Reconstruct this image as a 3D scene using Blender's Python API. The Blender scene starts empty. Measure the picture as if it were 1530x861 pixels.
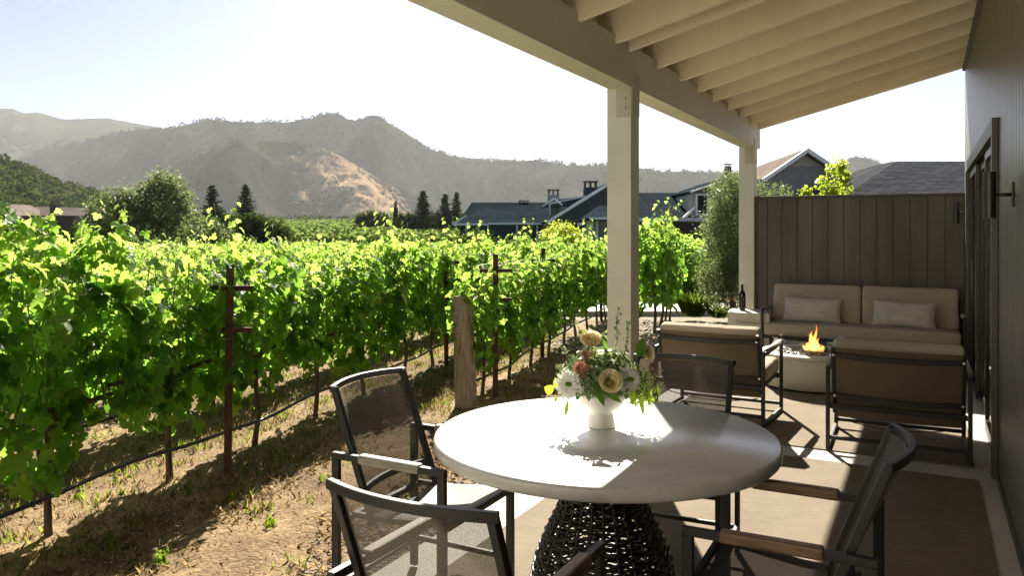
import bpy, bmesh, math, random
import numpy as np
from mathutils import Vector, Matrix, noise
random.seed(7); RNG = np.random.default_rng(11)
sc = bpy.context.scene
COL = sc.collection
PI = math.pi
R = math.radians
# ------------------------------------------------------------------ camera frame (a level camera 1.55 m above the slab)
F, HZ, CX, H = 1170.0, 343.0, 765.0, 1.55
YAW = R(27.9)
FX, FY = -math.sin(YAW), math.cos(YAW)      # forward
RX, RY = math.cos(YAW), math.sin(YAW)       # right
def at(px, D, z=0.0):
    L = (px-CX)/F*D
    return Vector((FX*D+RX*L, FY*D+RY*L, z))
def zat(py, D): return H-(py-HZ)/F*D
def depth(x, y): return FX*x+FY*y

# ------------------------------------------------------------------ materials
def newmat(name):
    m = bpy.data.materials.new(name); m.use_nodes = True
    nt = m.node_tree; b = nt.nodes['Principled BSDF']
    return m, nt, b
def N(nt, t, **kw):
    n = nt.nodes.new(t)
    for k, v in kw.items():
        if k in n.inputs: n.inputs[k].default_value = v
        else: setattr(n, k, v)
    return n
def mat(name, col, rough=0.6, metal=0.0, spec=0.5, var=0.0, scale=8.0, bump=0.0, bscale=60.0, col2=None, stretch=(1,1,1), detail=6, bdist=0.01, lo=.35, hi=.65):
    m, nt, b = newmat(name)
    b.inputs['Base Color'].default_value = (*col, 1); b.inputs['Roughness'].default_value = rough
    b.inputs['Metallic'].default_value = metal; b.inputs['Specular IOR Level'].default_value = spec
    tc = N(nt, 'ShaderNodeTexCoord'); mp = N(nt, 'ShaderNodeMapping'); mp.inputs['Scale'].default_value = stretch
    nt.links.new(tc.outputs['Object'], mp.inputs['Vector'])
    if var or col2:
        c2 = col2 or tuple(min(1, c*(1+var)) for c in col); c1 = col if col2 else tuple(c*(1-var) for c in col)
        nz = N(nt, 'ShaderNodeTexNoise', Scale=scale, Detail=detail, Roughness=0.6)
        nt.links.new(mp.outputs[0], nz.inputs['Vector'])
        r = N(nt, 'ShaderNodeValToRGB'); r.color_ramp.elements[0].position = lo; r.color_ramp.elements[1].position = hi
        r.color_ramp.elements[0].color = (*c1, 1); r.color_ramp.elements[1].color = (*c2, 1)
        nt.links.new(nz.outputs['Fac'], r.inputs[0]); nt.links.new(r.outputs[0], b.inputs['Base Color'])
    if bump:
        nb = N(nt, 'ShaderNodeTexNoise', Scale=bscale, Detail=5.0, Roughness=0.65)
        nt.links.new(mp.outputs[0], nb.inputs['Vector'])
        bp = N(nt, 'ShaderNodeBump', Strength=bump, Distance=bdist)
        nt.links.new(nb.outputs['Fac'], bp.inputs['Height']); nt.links.new(bp.outputs[0], b.inputs['Normal'])
    return m
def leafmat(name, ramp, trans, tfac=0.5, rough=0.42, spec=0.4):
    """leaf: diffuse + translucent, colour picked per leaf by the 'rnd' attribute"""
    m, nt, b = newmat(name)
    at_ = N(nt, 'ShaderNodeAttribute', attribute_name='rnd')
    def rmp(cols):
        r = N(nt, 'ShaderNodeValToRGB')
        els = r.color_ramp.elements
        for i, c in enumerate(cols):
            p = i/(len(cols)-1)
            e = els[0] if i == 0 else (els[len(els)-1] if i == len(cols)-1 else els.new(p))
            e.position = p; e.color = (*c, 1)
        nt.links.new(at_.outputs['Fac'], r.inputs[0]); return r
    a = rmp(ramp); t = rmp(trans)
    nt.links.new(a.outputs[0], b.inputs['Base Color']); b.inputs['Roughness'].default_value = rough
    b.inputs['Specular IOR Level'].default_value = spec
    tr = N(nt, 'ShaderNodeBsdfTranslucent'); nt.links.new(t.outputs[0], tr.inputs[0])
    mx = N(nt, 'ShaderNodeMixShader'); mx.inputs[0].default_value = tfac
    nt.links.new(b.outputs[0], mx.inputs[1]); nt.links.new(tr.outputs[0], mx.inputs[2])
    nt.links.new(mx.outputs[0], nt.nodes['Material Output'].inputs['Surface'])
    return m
M = {}
M['cream'] = mat('cream_paint', (.69,.665,.55), .55, var=.04, scale=2.5, bump=.12, bscale=30, bdist=.004)
M['ceil'] = mat('ceiling_paint', (.86,.78,.60), .6, var=.05, scale=2, bump=.15, bscale=25, bdist=.004)
M['bracket'] = mat('painted_steel', (.50,.45,.36), .45)
M['dark_side'] = mat('dark_siding', (.115,.105,.083), .62, var=.25, scale=3, bump=.25, bscale=9, stretch=(1,1,.12), bdist=.006)
M['wall'] = mat('house_siding', (.090,.083,.070), .40, var=.12, scale=3, bump=.3, bscale=8, stretch=(1,1,.1), bdist=.003, spec=.8)
M['cap'] = mat('fence_cap', (.06,.053,.043), .5)
M['bronze'] = mat('dark_bronze', (.02,.018,.016), .35, metal=.3)
M['metal'] = mat('charcoal_aluminium', (.017,.017,.018), .5, metal=0, spec=.35, bump=.05, bscale=300, bdist=.001)
M['wood'] = mat('teak', (.10,.055,.030), .5, col2=(.20,.115,.065), scale=10, stretch=(8,1,8), bump=.2, bscale=40, bdist=.002)
M['woodgrey'] = mat('weathered_teak', (.17,.155,.135), .6, col2=(.30,.28,.25), scale=10, stretch=(8,1,8), bump=.25, bscale=40, bdist=.002)
M['steel'] = mat('bolt_steel', (.6,.6,.6), .3, metal=1)
M['slab'] = mat('concrete_slab', (.44,.41,.365), .75, col2=(.52,.49,.44), scale=1.6, bump=.25, bscale=90, bdist=.003)
M['tabletop'] = mat('concrete_tabletop', (.54,.535,.51), .34, col2=(.72,.71,.685), scale=9, detail=12, bump=.25, bscale=160, bdist=.0015, spec=.5, lo=.25,hi=.75)
for k_,cw,cr in (('tabletop',.9,.22),('wall',.08,.3)):
    b_=M[k_].node_tree.nodes['Principled BSDF']; b_.inputs['Coat Weight'].default_value=cw; b_.inputs['Coat Roughness'].default_value=cr
M['wicker'] = mat('dark_wicker', (.012,.010,.009), .38, spec=.5, var=.3, scale=40)
M['vase'] = mat('white_ceramic', (.74,.72,.68), .35)
M['cushion'] = mat('taupe_fabric', (.34,.285,.215), .95, spec=.1, col2=(.50,.43,.335), scale=260, detail=2, bump=.5, bscale=7, bdist=.02, stretch=(1,1,2.2))
M['slingback'] = mat('brown_sling', (.13,.095,.062), .8, spec=.2, var=.12, scale=150, bump=.3, bscale=300, bdist=.001)
M['concrete'] = mat('cast_concrete', (.52,.49,.42), .7, var=.06, scale=5, bump=.15, bscale=50, bdist=.003)
M['rustp'] = mat('rusty_steel', (.030,.013,.009), .85, col2=(.095,.036,.018), scale=25, bump=.4, bscale=60, bdist=.004)
M['hose'] = mat('black_hose', (.010,.010,.010), .4)
M['wire'] = mat('trellis_wire', (.35,.35,.33), .4, metal=.8)
M['bark'] = mat('vine_bark', (.055,.036,.022), .95, col2=(.13,.095,.065), scale=30, stretch=(1,1,.25), bump=.8, bscale=45, bdist=.012)
M['bark2'] = mat('tree_bark', (.07,.055,.04), .95, col2=(.14,.115,.09), scale=12, stretch=(1,1,.25), bump=.8, bscale=20, bdist=.03)
M['stem'] = mat('green_stem', (.12,.17,.04), .6)
M['postwood'] = mat('weathered_post', (.19,.14,.10), .9, col2=(.42,.33,.245), scale=9, stretch=(5,5,.5), bump=.8, bscale=26, bdist=.012, lo=.3, hi=.7)
M['glassdark'] = mat('window_glass', (.02,.025,.028), .06, spec=.8)
M['gravel'] = mat('grey_gravel', (.10,.09,.08), .85, col2=(.28,.25,.22), scale=14, bump=.3, bscale=40)
M['stone'] = mat('brown_stone', (.16,.12,.085), .85, col2=(.42,.34,.26), scale=8, bump=.3, bscale=40)
M['white'] = mat('white_trim', (.70,.72,.72), .5)
M['roofdark'] = mat('dark_shingle', (.022,.030,.038), .8, var=.25, scale=12, bump=.4, bscale=30)
M['roofgrey'] = None
M['wallblue'] = mat('slate_blue_siding', (.035,.048,.055), .7, var=.15, scale=4)
M['walltaupe'] = mat('grey_siding', (.27,.265,.245), .7, var=.1, scale=4)
M['fencebrown'] = mat('brown_fence', (.035,.022,.017), .8, var=.2, scale=6)
M['doortrim'] = mat('door_trim', (.06,.055,.047), .45)
M['cork'] = mat('black_foil', (.01,.01,.012), .35)
M['bottle'] = mat('bottle_glass', (.006,.008,.012), .06, spec=.8)
M['label'] = mat('black_label', (.022,.02,.02), .5)
M['gold'] = mat('gold_print', (.55,.38,.14), .35, metal=.6)
M['lava'] = mat('black_fire_stones', (.02,.02,.022), .35, col2=(.25,.23,.2), scale=16)
# shingles
def shingle(name, c1, c2, sx=.35, sy=.18):
    m, nt, b = newmat(name)
    tc = N(nt, 'ShaderNodeTexCoord'); br = N(nt, 'ShaderNodeTexBrick')
    br.inputs['Color1'].default_value = (*c1,1); br.inputs['Color2'].default_value = (*c2,1); br.inputs['Mortar'].default_value = (*[c*.35 for c in c1],1)
    br.inputs['Scale'].default_value = 1.0; br.inputs['Brick Width'].default_value = sx; br.inputs['Row Height'].default_value = sy
    br.inputs['Mortar Size'].default_value = .012
    nt.links.new(tc.outputs['UV'], br.inputs['Vector']); nt.links.new(br.outputs[0], b.inputs['Base Color'])
    b.inputs['Roughness'].default_value = .95; b.inputs['Specular IOR Level'].default_value=0
    bp = N(nt,'ShaderNodeBump', Strength=.6, Distance=.02); nt.links.new(br.outputs['Fac'], bp.inputs['Height']); bp.invert=True
    nt.links.new(bp.outputs[0], b.inputs['Normal'])
    return m
M['roofgrey'] = shingle('grey_shingle', (.050,.053,.060), (.082,.085,.094))
M['roofdark'] = shingle('slate_shingle', (.020,.030,.038), (.034,.046,.055), .5, .22)
M['rooftan'] = shingle('tan_shingle', (.17,.14,.125), (.23,.195,.17), .5, .22)
# woven rug
def weave(name, c1, c2, s, ax='Y'):
    m, nt, b = newmat(name)
    tc = N(nt, 'ShaderNodeTexCoord'); mp = N(nt, 'ShaderNodeMapping'); nt.links.new(tc.outputs['Object'], mp.inputs[0])
    w1 = N(nt, 'ShaderNodeTexWave', Scale=s, Distortion=1.2, Detail=2.0); w1.bands_direction = 'X'
    w2 = N(nt, 'ShaderNodeTexWave', Scale=s*.8, Distortion=1.2, Detail=2.0); w2.bands_direction = ax
    nz = N(nt, 'ShaderNodeTexNoise', Scale=3.0, Detail=8.0, Roughness=.7)
    st = N(nt, 'ShaderNodeTexNoise', Scale=30.0, Detail=4.0); mp2 = N(nt, 'ShaderNodeMapping'); mp2.inputs['Scale'].default_value=(.3,4,1)
    nt.links.new(tc.outputs['Object'], mp2.inputs[0]); nt.links.new(mp2.outputs[0], st.inputs['Vector'])
    for w in (w1, w2, nz): nt.links.new(mp.outputs[0], w.inputs['Vector'])
    mu = N(nt, 'ShaderNodeMath', operation='MULTIPLY'); nt.links.new(w1.outputs['Fac'], mu.inputs[0]); nt.links.new(w2.outputs['Fac'], mu.inputs[1])
    ad = N(nt, 'ShaderNodeMath', operation='ADD'); nt.links.new(mu.outputs[0], ad.inputs[0]); nt.links.new(nz.outputs['Fac'], ad.inputs[1])
    ad2 = N(nt, 'ShaderNodeMath', operation='ADD'); nt.links.new(ad.outputs[0], ad2.inputs[0]); nt.links.new(st.outputs['Fac'], ad2.inputs[1])
    dv = N(nt, 'ShaderNodeMath', operation='MULTIPLY'); dv.inputs[1].default_value = .40; nt.links.new(ad2.outputs[0], dv.inputs[0])
    r = N(nt, 'ShaderNodeValToRGB'); r.color_ramp.elements[0].position=.3; r.color_ramp.elements[1].position=.85
    r.color_ramp.elements[0].color=(*c1,1); r.color_ramp.elements[1].color=(*c2,1)
    nt.links.new(dv.outputs[0], r.inputs[0]); nt.links.new(r.outputs[0], b.inputs['Base Color'])
    bp = N(nt,'ShaderNodeBump', Strength=.5, Distance=.004); nt.links.new(mu.outputs[0], bp.inputs['Height']); nt.links.new(bp.outputs[0], b.inputs['Normal'])
    b.inputs['Roughness'].default_value=.9; b.inputs['Specular IOR Level'].default_value=.15
    return m
M['rug'] = weave('woven_rug', (.14,.112,.08), (.31,.255,.19), 75)
M['pillow'] = weave('woven_pillow', (.40,.36,.30), (.80,.76,.68), 30, 'Z')
# sling mesh (see-through weave)
def sling(name, col, alpha):
    m, nt, b = newmat(name)
    b.inputs['Base Color'].default_value=(*col,1); b.inputs['Roughness'].default_value=.6
    tc = N(nt,'ShaderNodeTexCoord'); ck = N(nt,'ShaderNodeTexNoise', Scale=420.0, Detail=1.0)
    nt.links.new(tc.outputs['Object'], ck.inputs['Vector'])
    mr = N(nt,'ShaderNodeMapRange'); mr.inputs['From Min'].default_value=.35; mr.inputs['From Max'].default_value=.65
    mr.inputs['To Min'].default_value=alpha-.06; mr.inputs['To Max'].default_value=alpha+.06
    nt.links.new(ck.outputs['Fac'], mr.inputs['Value'])
    t = N(nt,'ShaderNodeBsdfTransparent'); mx = N(nt,'ShaderNodeMixShader')
    tl = N(nt,'ShaderNodeBsdfTranslucent'); tl.inputs[0].default_value=(*[min(1,c*1.5) for c in col],1)
    mm = N(nt,'ShaderNodeMixShader'); mm.inputs[0].default_value=.12
    nt.links.new(b.outputs[0], mm.inputs[1]); nt.links.new(tl.outputs[0], mm.inputs[2])
    nt.links.new(mr.outputs[0], mx.inputs[0]); nt.links.new(t.outputs[0], mx.inputs[1]); nt.links.new(mm.outputs[0], mx.inputs[2])
    nt.links.new(mx.outputs[0], nt.nodes['Material Output'].inputs['Surface'])
    return m
M['sling'] = sling('sling_mesh', (.060,.050,.040), .80)
M['slingseat'] = sling('sling_seat_mesh', (.040,.037,.032), .90)
def glass(name, col=(1,1,1), rough=0.0):
    m, nt, b = newmat(name)
    t = N(nt,'ShaderNodeBsdfTransparent'); t.inputs[0].default_value=(.93,.95,.94,1)
    g = N(nt,'ShaderNodeBsdfGlossy'); g.inputs['Roughness'].default_value=.03
    lw_ = N(nt,'ShaderNodeLayerWeight', Blend=.5); pw = N(nt,'ShaderNodeMath', operation='POWER'); pw.inputs[1].default_value=4.0; fr = N(nt,'ShaderNodeMath', operation='MULTIPLY_ADD'); fr.inputs[1].default_value=.5; fr.inputs[2].default_value=.04; mx=N(nt,'ShaderNodeMixShader')
    nt.links.new(lw_.outputs['Facing'], pw.inputs[0]); nt.links.new(pw.outputs[0], fr.inputs[0]); nt.links.new(fr.outputs[0], mx.inputs[0]); nt.links.new(t.outputs[0], mx.inputs[1]); nt.links.new(g.outputs[0], mx.inputs[2])
    nt.links.new(mx.outputs[0], nt.nodes['Material Output'].inputs['Surface'])
    return m
M['glass'] = glass('clear_glass')
M['wine'] = mat('amber_wine', (.35,.14,.03), .1)
# flame
m, nt, b = newmat('flame')
tc = N(nt,'ShaderNodeTexCoord'); sp = N(nt,'ShaderNodeSeparateXYZ'); nt.links.new(tc.outputs['Generated'], sp.inputs[0])
r = N(nt,'ShaderNodeValToRGB'); e=r.color_ramp.elements; e[0].color=(1,.50,.14,1); e[1].color=(1,.12,.02,1); e[1].position=.95
x=e.new(.35); x.color=(1,.36,.06,1)
nt.links.new(sp.outputs['Z'], r.inputs[0])
em = N(nt,'ShaderNodeEmission', Strength=1.5); nt.links.new(r.outputs[0], em.inputs[0])
nz = N(nt,'ShaderNodeTexNoise', Scale=5.0, Detail=3.0); nt.links.new(tc.outputs['Generated'], nz.inputs['Vector'])
t = N(nt,'ShaderNodeBsdfTransparent'); mx=N(nt,'ShaderNodeMixShader')
lw = N(nt,'ShaderNodeLayerWeight', Blend=.35); iv = N(nt,'ShaderNodeMath', operation='SUBTRACT'); iv.inputs[0].default_value=1.05
nt.links.new(lw.outputs['Facing'], iv.inputs[1])
mu = N(nt,'ShaderNodeMath', operation='MULTIPLY'); nt.links.new(iv.outputs[0], mu.inputs[0]); nt.links.new(nz.outputs['Fac'], mu.inputs[1])
m2 = N(nt,'ShaderNodeMath', operation='MULTIPLY'); m2.inputs[1].default_value=.7; m2.use_clamp=True; rz_=N(nt,'ShaderNodeMapRange'); rz_.inputs['From Max'].default_value=.22; nt.links.new(sp.outputs['Z'],rz_.inputs['Value']); m3=N(nt,'ShaderNodeMath',operation='MULTIPLY'); nt.links.new(mu.outputs[0],m3.inputs[0]); nt.links.new(rz_.outputs[0],m3.inputs[1]); nt.links.new(m3.outputs[0], m2.inputs[0])
nt.links.new(m2.outputs[0], mx.inputs[0]); nt.links.new(t.outputs[0], mx.inputs[1]); nt.links.new(em.outputs[0], mx.inputs[2])
nt.links.new(mx.outputs[0], nt.nodes['Material Output'].inputs['Surface'])
M['flame']=m
# leaves
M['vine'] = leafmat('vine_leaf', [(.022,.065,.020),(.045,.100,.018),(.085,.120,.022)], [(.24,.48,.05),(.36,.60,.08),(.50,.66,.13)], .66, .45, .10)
M['farvine'] = leafmat('far_vine_leaf', [(.05,.07,.02),(.08,.10,.03),(.12,.14,.04)], [(.12,.19,.04),(.19,.26,.06),(.28,.34,.10)], .5, .8, 0)
M['olive'] = leafmat('olive_leaf', [(.055,.075,.040),(.085,.11,.055),(.13,.15,.08)], [(.12,.18,.06),(.2,.26,.08),(.28,.34,.12)], .42, .5, .2)
M['dkleaf'] = leafmat('dark_leaf', [(.018,.032,.012),(.030,.048,.018),(.05,.07,.025)], [(.04,.07,.015),(.07,.11,.02),(.12,.16,.04)], .3, .8, 0)
M['needle'] = leafmat('needles', [(.012,.022,.014),(.020,.034,.020),(.032,.048,.028)], [(.02,.04,.02),(.03,.06,.02),(.05,.08,.03)], .2, .8, 0)
M['yelleaf'] = leafmat('yellow_green_leaf', [(.10,.14,.01),(.16,.20,.015),(.22,.24,.02)], [(.30,.42,.04),(.42,.52,.05),(.52,.56,.07)], .55)
M['grassgreen'] = leafmat('grass_blade', [(.06,.11,.015),(.10,.16,.02),(.16,.20,.03)], [(.20,.34,.03),(.30,.42,.04),(.42,.48,.06)], .45, .8, 0)
M['straw'] = leafmat('dry_grass_blade', [(.22,.16,.08),(.34,.25,.13),(.44,.34,.18)], [(.36,.25,.11),(.50,.37,.17),(.60,.47,.24)], .4, .9, 0)
M['petalw'] = leafmat('white_petal', [(.72,.70,.64),(.78,.77,.72),(.8,.8,.78)], [(.7,.7,.6)]*2+[(.75,.75,.66)], .25, .6, .2)
M['petaly'] = leafmat('cream_petal', [(.80,.64,.34),(.84,.72,.42),(.85,.76,.52)], [(.95,.85,.5),(.95,.86,.55),(.95,.88,.6)], .4, .6, .2)
M['petalr'] = leafmat('rust_petal', [(.26,.10,.06),(.36,.17,.11),(.46,.28,.19)], [(.35,.15,.08),(.45,.22,.13),(.5,.3,.2)], .25, .6, .2)
M['petalp'] = leafmat('mauve_petal', [(.30,.16,.15),(.38,.22,.20),(.45,.30,.27)], [(.5,.25,.2)]*3, .25, .6, .2)
M['fern'] = leafmat('grey_green_leaf', [(.10,.16,.07),(.16,.23,.10),(.24,.30,.16)], [(.22,.32,.10),(.3,.4,.14),(.4,.48,.2)], .35, .6, .2)
M['bigleaf'] = leafmat('glossy_leaf', [(.025,.075,.018),(.04,.10,.02),(.06,.13,.02)], [(.10,.26,.02),(.16,.34,.02),(.22,.4,.03)], .35, .3, .5)
M['limeleaf'] = leafmat('lime_leaf', [(.10,.20,.015),(.14,.25,.02),(.2,.3,.03)], [(.35,.50,.03),(.42,.56,.04),(.5,.6,.05)], .55, .4, .4)

# ------------------------------------------------------------------ mesh helpers
class MB:
    def __init__(s): s.v=[]; s.f=[]; s.uv=None
    def add(s, vs, fs):
        o=len(s.v); s.v+= [tuple(v) for v in vs]; s.f+= [tuple(i+o for i in f) for f in fs]; return s
    def box(s, c, d, rz=0, rot=None):
        m = rot or Matrix.Rotation(rz,3,'Z'); c=Vector(c)
        vs=[c+m@Vector((x*d[0]/2,y*d[1]/2,z*d[2]/2)) for z in(-1,1) for y in(-1,1) for x in(-1,1)]
        return s.add(vs,[(0,2,3,1),(4,5,7,6),(0,1,5,4),(2,6,7,3),(0,4,6,2),(1,3,7,5)])
    def b2(s, a, b):
        c=[(a[i]+b[i])/2 for i in range(3)]; d=[abs(b[i]-a[i]) for i in range(3)]; return s.box(c,d)
    def bar(s, a, b, w, h=None, up=(0,0,1)):
        """square bar from a to b; w across, h along up"""
        a=Vector(a); b=Vector(b); h=h or w; t=(b-a).normalized(); u=Vector(up)
        if abs(t.dot(u))>.98: u=Vector((0,1,0))
        x=t.cross(u).normalized(); y=x.cross(t)
        vs=[p+x*sx*w/2+y*sy*h/2 for p in(a,b) for sx,sy in((-1,-1),(1,-1),(1,1),(-1,1))]
        return s.add(vs,[(3,2,1,0),(4,5,6,7),(0,1,5,4),(1,2,6,5),(2,3,7,6),(3,0,4,7)])
    def path(s, pts, w, h, up=(0,0,1)):
        """rectangular section swept along pts"""
        pts=[Vector(p) for p in pts]; o=len(s.v); n=len(pts)
        for i,p in enumerate(pts):
            t=((pts[min(i+1,n-1)]-pts[max(i-1,0)])).normalized(); u=Vector(up); x=t.cross(u)
            if x.length<1e-3: x=t.cross(Vector((0,1,0)))
            x.normalize(); y=x.cross(t)
            for sx,sy in((-1,-1),(1,-1),(1,1),(-1,1)): s.v.append(tuple(p+x*sx*w/2+y*sy*h/2))
        for i in range(n-1):
            for k in range(4):
                a=o+i*4+k; b=o+i*4+(k+1)%4; s.f.append((a,b,b+4,a+4))
        s.f.append((o+3,o+2,o+1,o)); e=o+(n-1)*4; s.f.append((e,e+1,e+2,e+3)); return s
    def tube(s, pts, r, n=8, closed=False):
        pts=[Vector(p) for p in pts]; o=len(s.v); m=len(pts)
        rr=r if hasattr(r,'__len__') else [r]*m
        prev=None
        for i,p in enumerate(pts):
            if closed: t=(pts[(i+1)%m]-pts[i-1]).normalized()
            else: t=(pts[min(i+1,m-1)]-pts[max(i-1,0)]).normalized()
            if prev is None:
                x=t.orthogonal().normalized()
            else:
                x=(prev-t*prev.dot(t)); x=x.normalized() if x.length>1e-6 else t.orthogonal().normalized()
            prev=x; y=t.cross(x)
            for k in range(n):
                a=2*PI*k/n; s.v.append(tuple(p+(x*math.cos(a)+y*math.sin(a))*rr[i]))
        for i in range(m if closed else m-1):
            j=(i+1)%m
            for k in range(n):
                s.f.append((o+i*n+k,o+i*n+(k+1)%n,o+j*n+(k+1)%n,o+j*n+k))
        if not closed:
            s.f.append(tuple(o+k for k in reversed(range(n)))); s.f.append(tuple(o+(m-1)*n+k for k in range(n)))
        return s
    def lathe(s, prof, n=48, c=(0,0,0), cap=True):
        o=len(s.v)
        for r_,z in prof:
            for k in range(n):
                a=2*PI*k/n; s.v.append((c[0]+r_*math.cos(a),c[1]+r_*math.sin(a),c[2]+z))
        for i in range(len(prof)-1):
            for k in range(n):
                s.f.append((o+i*n+k,o+i*n+(k+1)%n,o+(i+1)*n+(k+1)%n,o+(i+1)*n+k))
        if cap:
            s.f.append(tuple(o+k for k in reversed(range(n)))); e=o+(len(prof)-1)*n; s.f.append(tuple(e+k for k in range(n)))
        return s
    def cushion(s, c, d, p=5.0, rot=None, n=18, puff=.0, seam=True, r=None):
        """soft upholstered block: box grid with rounded edges, slightly crowned faces and a little sag"""
        m=rot or Matrix.Identity(3); c=Vector(c); hd=Vector(d)/2; r=r or min(hd)*.62; inn=Vector([max(1e-4,h-r) for h in hd]); idx={}
        def P(q):
            key=tuple(round(v,5) for v in q)
            if key in idx: return idx[key]
            w=Vector([q[i]*hd[i] for i in range(3)]); cl=Vector([max(-inn[i],min(inn[i],w[i])) for i in range(3)]); dv=w-cl
            v=cl+(dv.normalized()*r if dv.length>1e-9 else dv)
            k=[1-min(1,abs(q[i]))**2.5 for i in range(3)]; th=min(range(3),key=lambda i:hd[i]); o_=[i for i in range(3) if i!=th]
            v[th]*=1+puff*k[o_[0]]*k[o_[1]]*1.5
            v+=Vector((noise.noise(v*6+c*3),noise.noise(v*6+c*5),noise.noise(v*6+c*7)))*min(.006,r*.12)
            s.v.append(tuple(c+m@v)); idx[key]=len(s.v)-1; return idx[key]
        g=[math.sin(PI/2*(2*i/n-1)) for i in range(n+1)]
        for ax in range(3):
            for sg_ in(-1,1):
                def Q(a,b): q=[0,0,0]; q[ax]=sg_; q[(ax+1)%3]=a; q[(ax+2)%3]=b; return q
                for i in range(n):
                    for k in range(n):
                        f=[P(Q(g[i],g[k])),P(Q(g[i+1],g[k])),P(Q(g[i+1],g[k+1])),P(Q(g[i],g[k+1]))]
                        s.f.append(tuple(f if sg_>0 else f[::-1]))
        return s
def tag(o, label=None, cat=None, group=None, kind=None):
    if label: o['label']=label
    if cat: o['category']=cat
    if group: o['group']=group
    if kind: o['kind']=kind
    return o
def link(o, parent=None):
    COL.objects.link(o)
    if parent is not None: o.parent=parent
    return o
def build(name, mb, m, parent=None, smooth=False, bevel=0, loc=None, rz=None, uv=None):
    me=bpy.data.meshes.new(name); me.from_pydata(mb.v,[],mb.f); me.update()
    if uv is not None:
        l=me.uv_layers.new(name='UVMap'); l.data.foreach_set('uv', uv)
    bm=bmesh.new(); bm.from_mesh(me); bmesh.ops.recalc_face_normals(bm,faces=bm.faces); bm.to_mesh(me); bm.free()
    me.materials.append(m)
    if smooth: me.polygons.foreach_set('use_smooth',[True]*len(me.polygons))
    o=bpy.data.objects.new(name,me); link(o,parent)
    if bevel:
        b=o.modifiers.new('Bevel','BEVEL'); b.width=bevel; b.segments=2; b.limit_method='ANGLE'; b.angle_limit=R(40)
    if loc is not None: o.location=loc
    if rz is not None: o.rotation_euler=(0,0,rz)
    return o
def empty(name, loc=(0,0,0), rz=0, label=None, cat=None, group=None):
    o=bpy.data.objects.new(name,None); o.location=loc; o.rotation_euler=(0,0,rz); o.empty_display_size=.1; link(o)
    return tag(o,label,cat,group)
def copy_tree(o, parent=None):
    c=o.copy(); COL.objects.link(c)
    if parent is not None: c.parent=parent
    for ch in list(o.children): copy_tree(ch,c)
    return c
def npmesh(name, V, nper, m, rnd=None, parent=None, smooth=False, faces=None):
    """V: (k*nper,3) each leaf an nper-gon (or given faces array (n,c))"""
    V=np.asarray(V,dtype=np.float32).reshape(-1,3)
    if faces is None:
        nf=len(V)//nper; idx=np.arange(nf*nper,dtype=np.int32); c=nper
    else:
        nf=len(faces); c=faces.shape[1]; idx=faces.astype(np.int32).ravel()
    me=bpy.data.meshes.new(name); me.vertices.add(len(V)); me.vertices.foreach_set('co',V.ravel())
    me.loops.add(nf*c); me.loops.foreach_set('vertex_index',idx)
    me.polygons.add(nf); me.polygons.foreach_set('loop_start',np.arange(nf,dtype=np.int32)*c)
    if rnd is not None:
        a=me.attributes.new('rnd','FLOAT','FACE'); a.data.foreach_set('value',np.asarray(rnd,dtype=np.float32))
    me.materials.append(m); me.update(calc_edges=True); me.validate()
    if smooth: me.polygons.foreach_set('use_smooth',[True]*nf)
    if name is None: return me
    o=bpy.data.objects.new(name,me); link(o,parent); return o

# ------------------------------------------------------------------ leaf placing
def frames(nrm, roll):
    """orthonormal frames with z=nrm; x,y rotated by roll"""
    n=nrm/np.linalg.norm(nrm,axis=1,keepdims=True)
    up=np.where(np.abs(n[:,2:3])<.95,np.array([[0,0,1.]]),np.array([[1.,0,0]]))
    x=np.cross(up,n); x/=np.linalg.norm(x,axis=1,keepdims=True); y=np.cross(n,x)
    c,s=np.cos(roll)[:,None],np.sin(roll)[:,None]
    return x*c+y*s, -x*s+y*c, n
GRAPE=[]  # lobed outline (tip along -y)
_or=[(0,.10),(22,.40),(40,.50),(55,.33),(75,.46),(100,.56),(118,.50),(132,.36),(155,.56),(180,.66)]
for a,r_ in _or: GRAPE.append((math.sin(R(a))*r_, math.cos(R(a))*r_))
for a,r_ in _or[-2:0:-1]: GRAPE.append((-math.sin(R(a))*r_, math.cos(R(a))*r_))
GRAPE=np.array(GRAPE)
def grape_leaves(P, Nn, size, roll, rnd, cup=.5):
    """detailed leaves: fan of triangles; returns V, faces, rnd"""
    k=len(GRAPE); n=len(P); x,y,z=frames(Nn,roll)
    g=GRAPE
    rad=(g**2).sum(1)
    lift=-cup*rad + .30*np.abs(g[:,0]) + .05*np.sin(np.arange(len(g))*2.3)
    pts=P[:,None,:]+size[:,None,None]*(x[:,None,:]*g[None,:,0:1]+y[:,None,:]*g[None,:,1:2]+z[:,None,:]*lift[None,:,None])
    V=np.concatenate([P[:,None,:],pts],axis=1)   # centre + ring
    base=(np.arange(n)*(k+1))[:,None,None]
    tri=np.array([[0,1+i,1+(i+1)%k] for i in range(k)])[None]
    Fc=(base+tri).reshape(-1,3)
    return V.reshape(-1,3),Fc,np.repeat(rnd,k)
def simple_leaves(P, Nn, size, roll, rnd, asp=.8):
    g=np.array([(0,.5),(.42,.22),(.34,-.3),(0,-.55),(-.34,-.3),(-.42,.22)]); g=g*np.array([asp*1.2,1])
    x,y,z=frames(Nn,roll)
    V=P[:,None,:]+size[:,None,None]*(x[:,None,:]*g[None,:,0:1]+y[:,None,:]*g[None,:,1:2])
    return V.reshape(-1,3), rnd
def quad_leaves(P, Nn, size, roll, asp=.35):
    g=np.array([(0,.5),(.5*asp,0),(0,-.5),(-.5*asp,0)])
    x,y,z=frames(Nn,roll)
    V=P[:,None,:]+size[:,None,None]*(x[:,None,:]*g[None,:,0:1]+y[:,None,:]*g[None,:,1:2])
    return V.reshape(-1,3)

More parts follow.
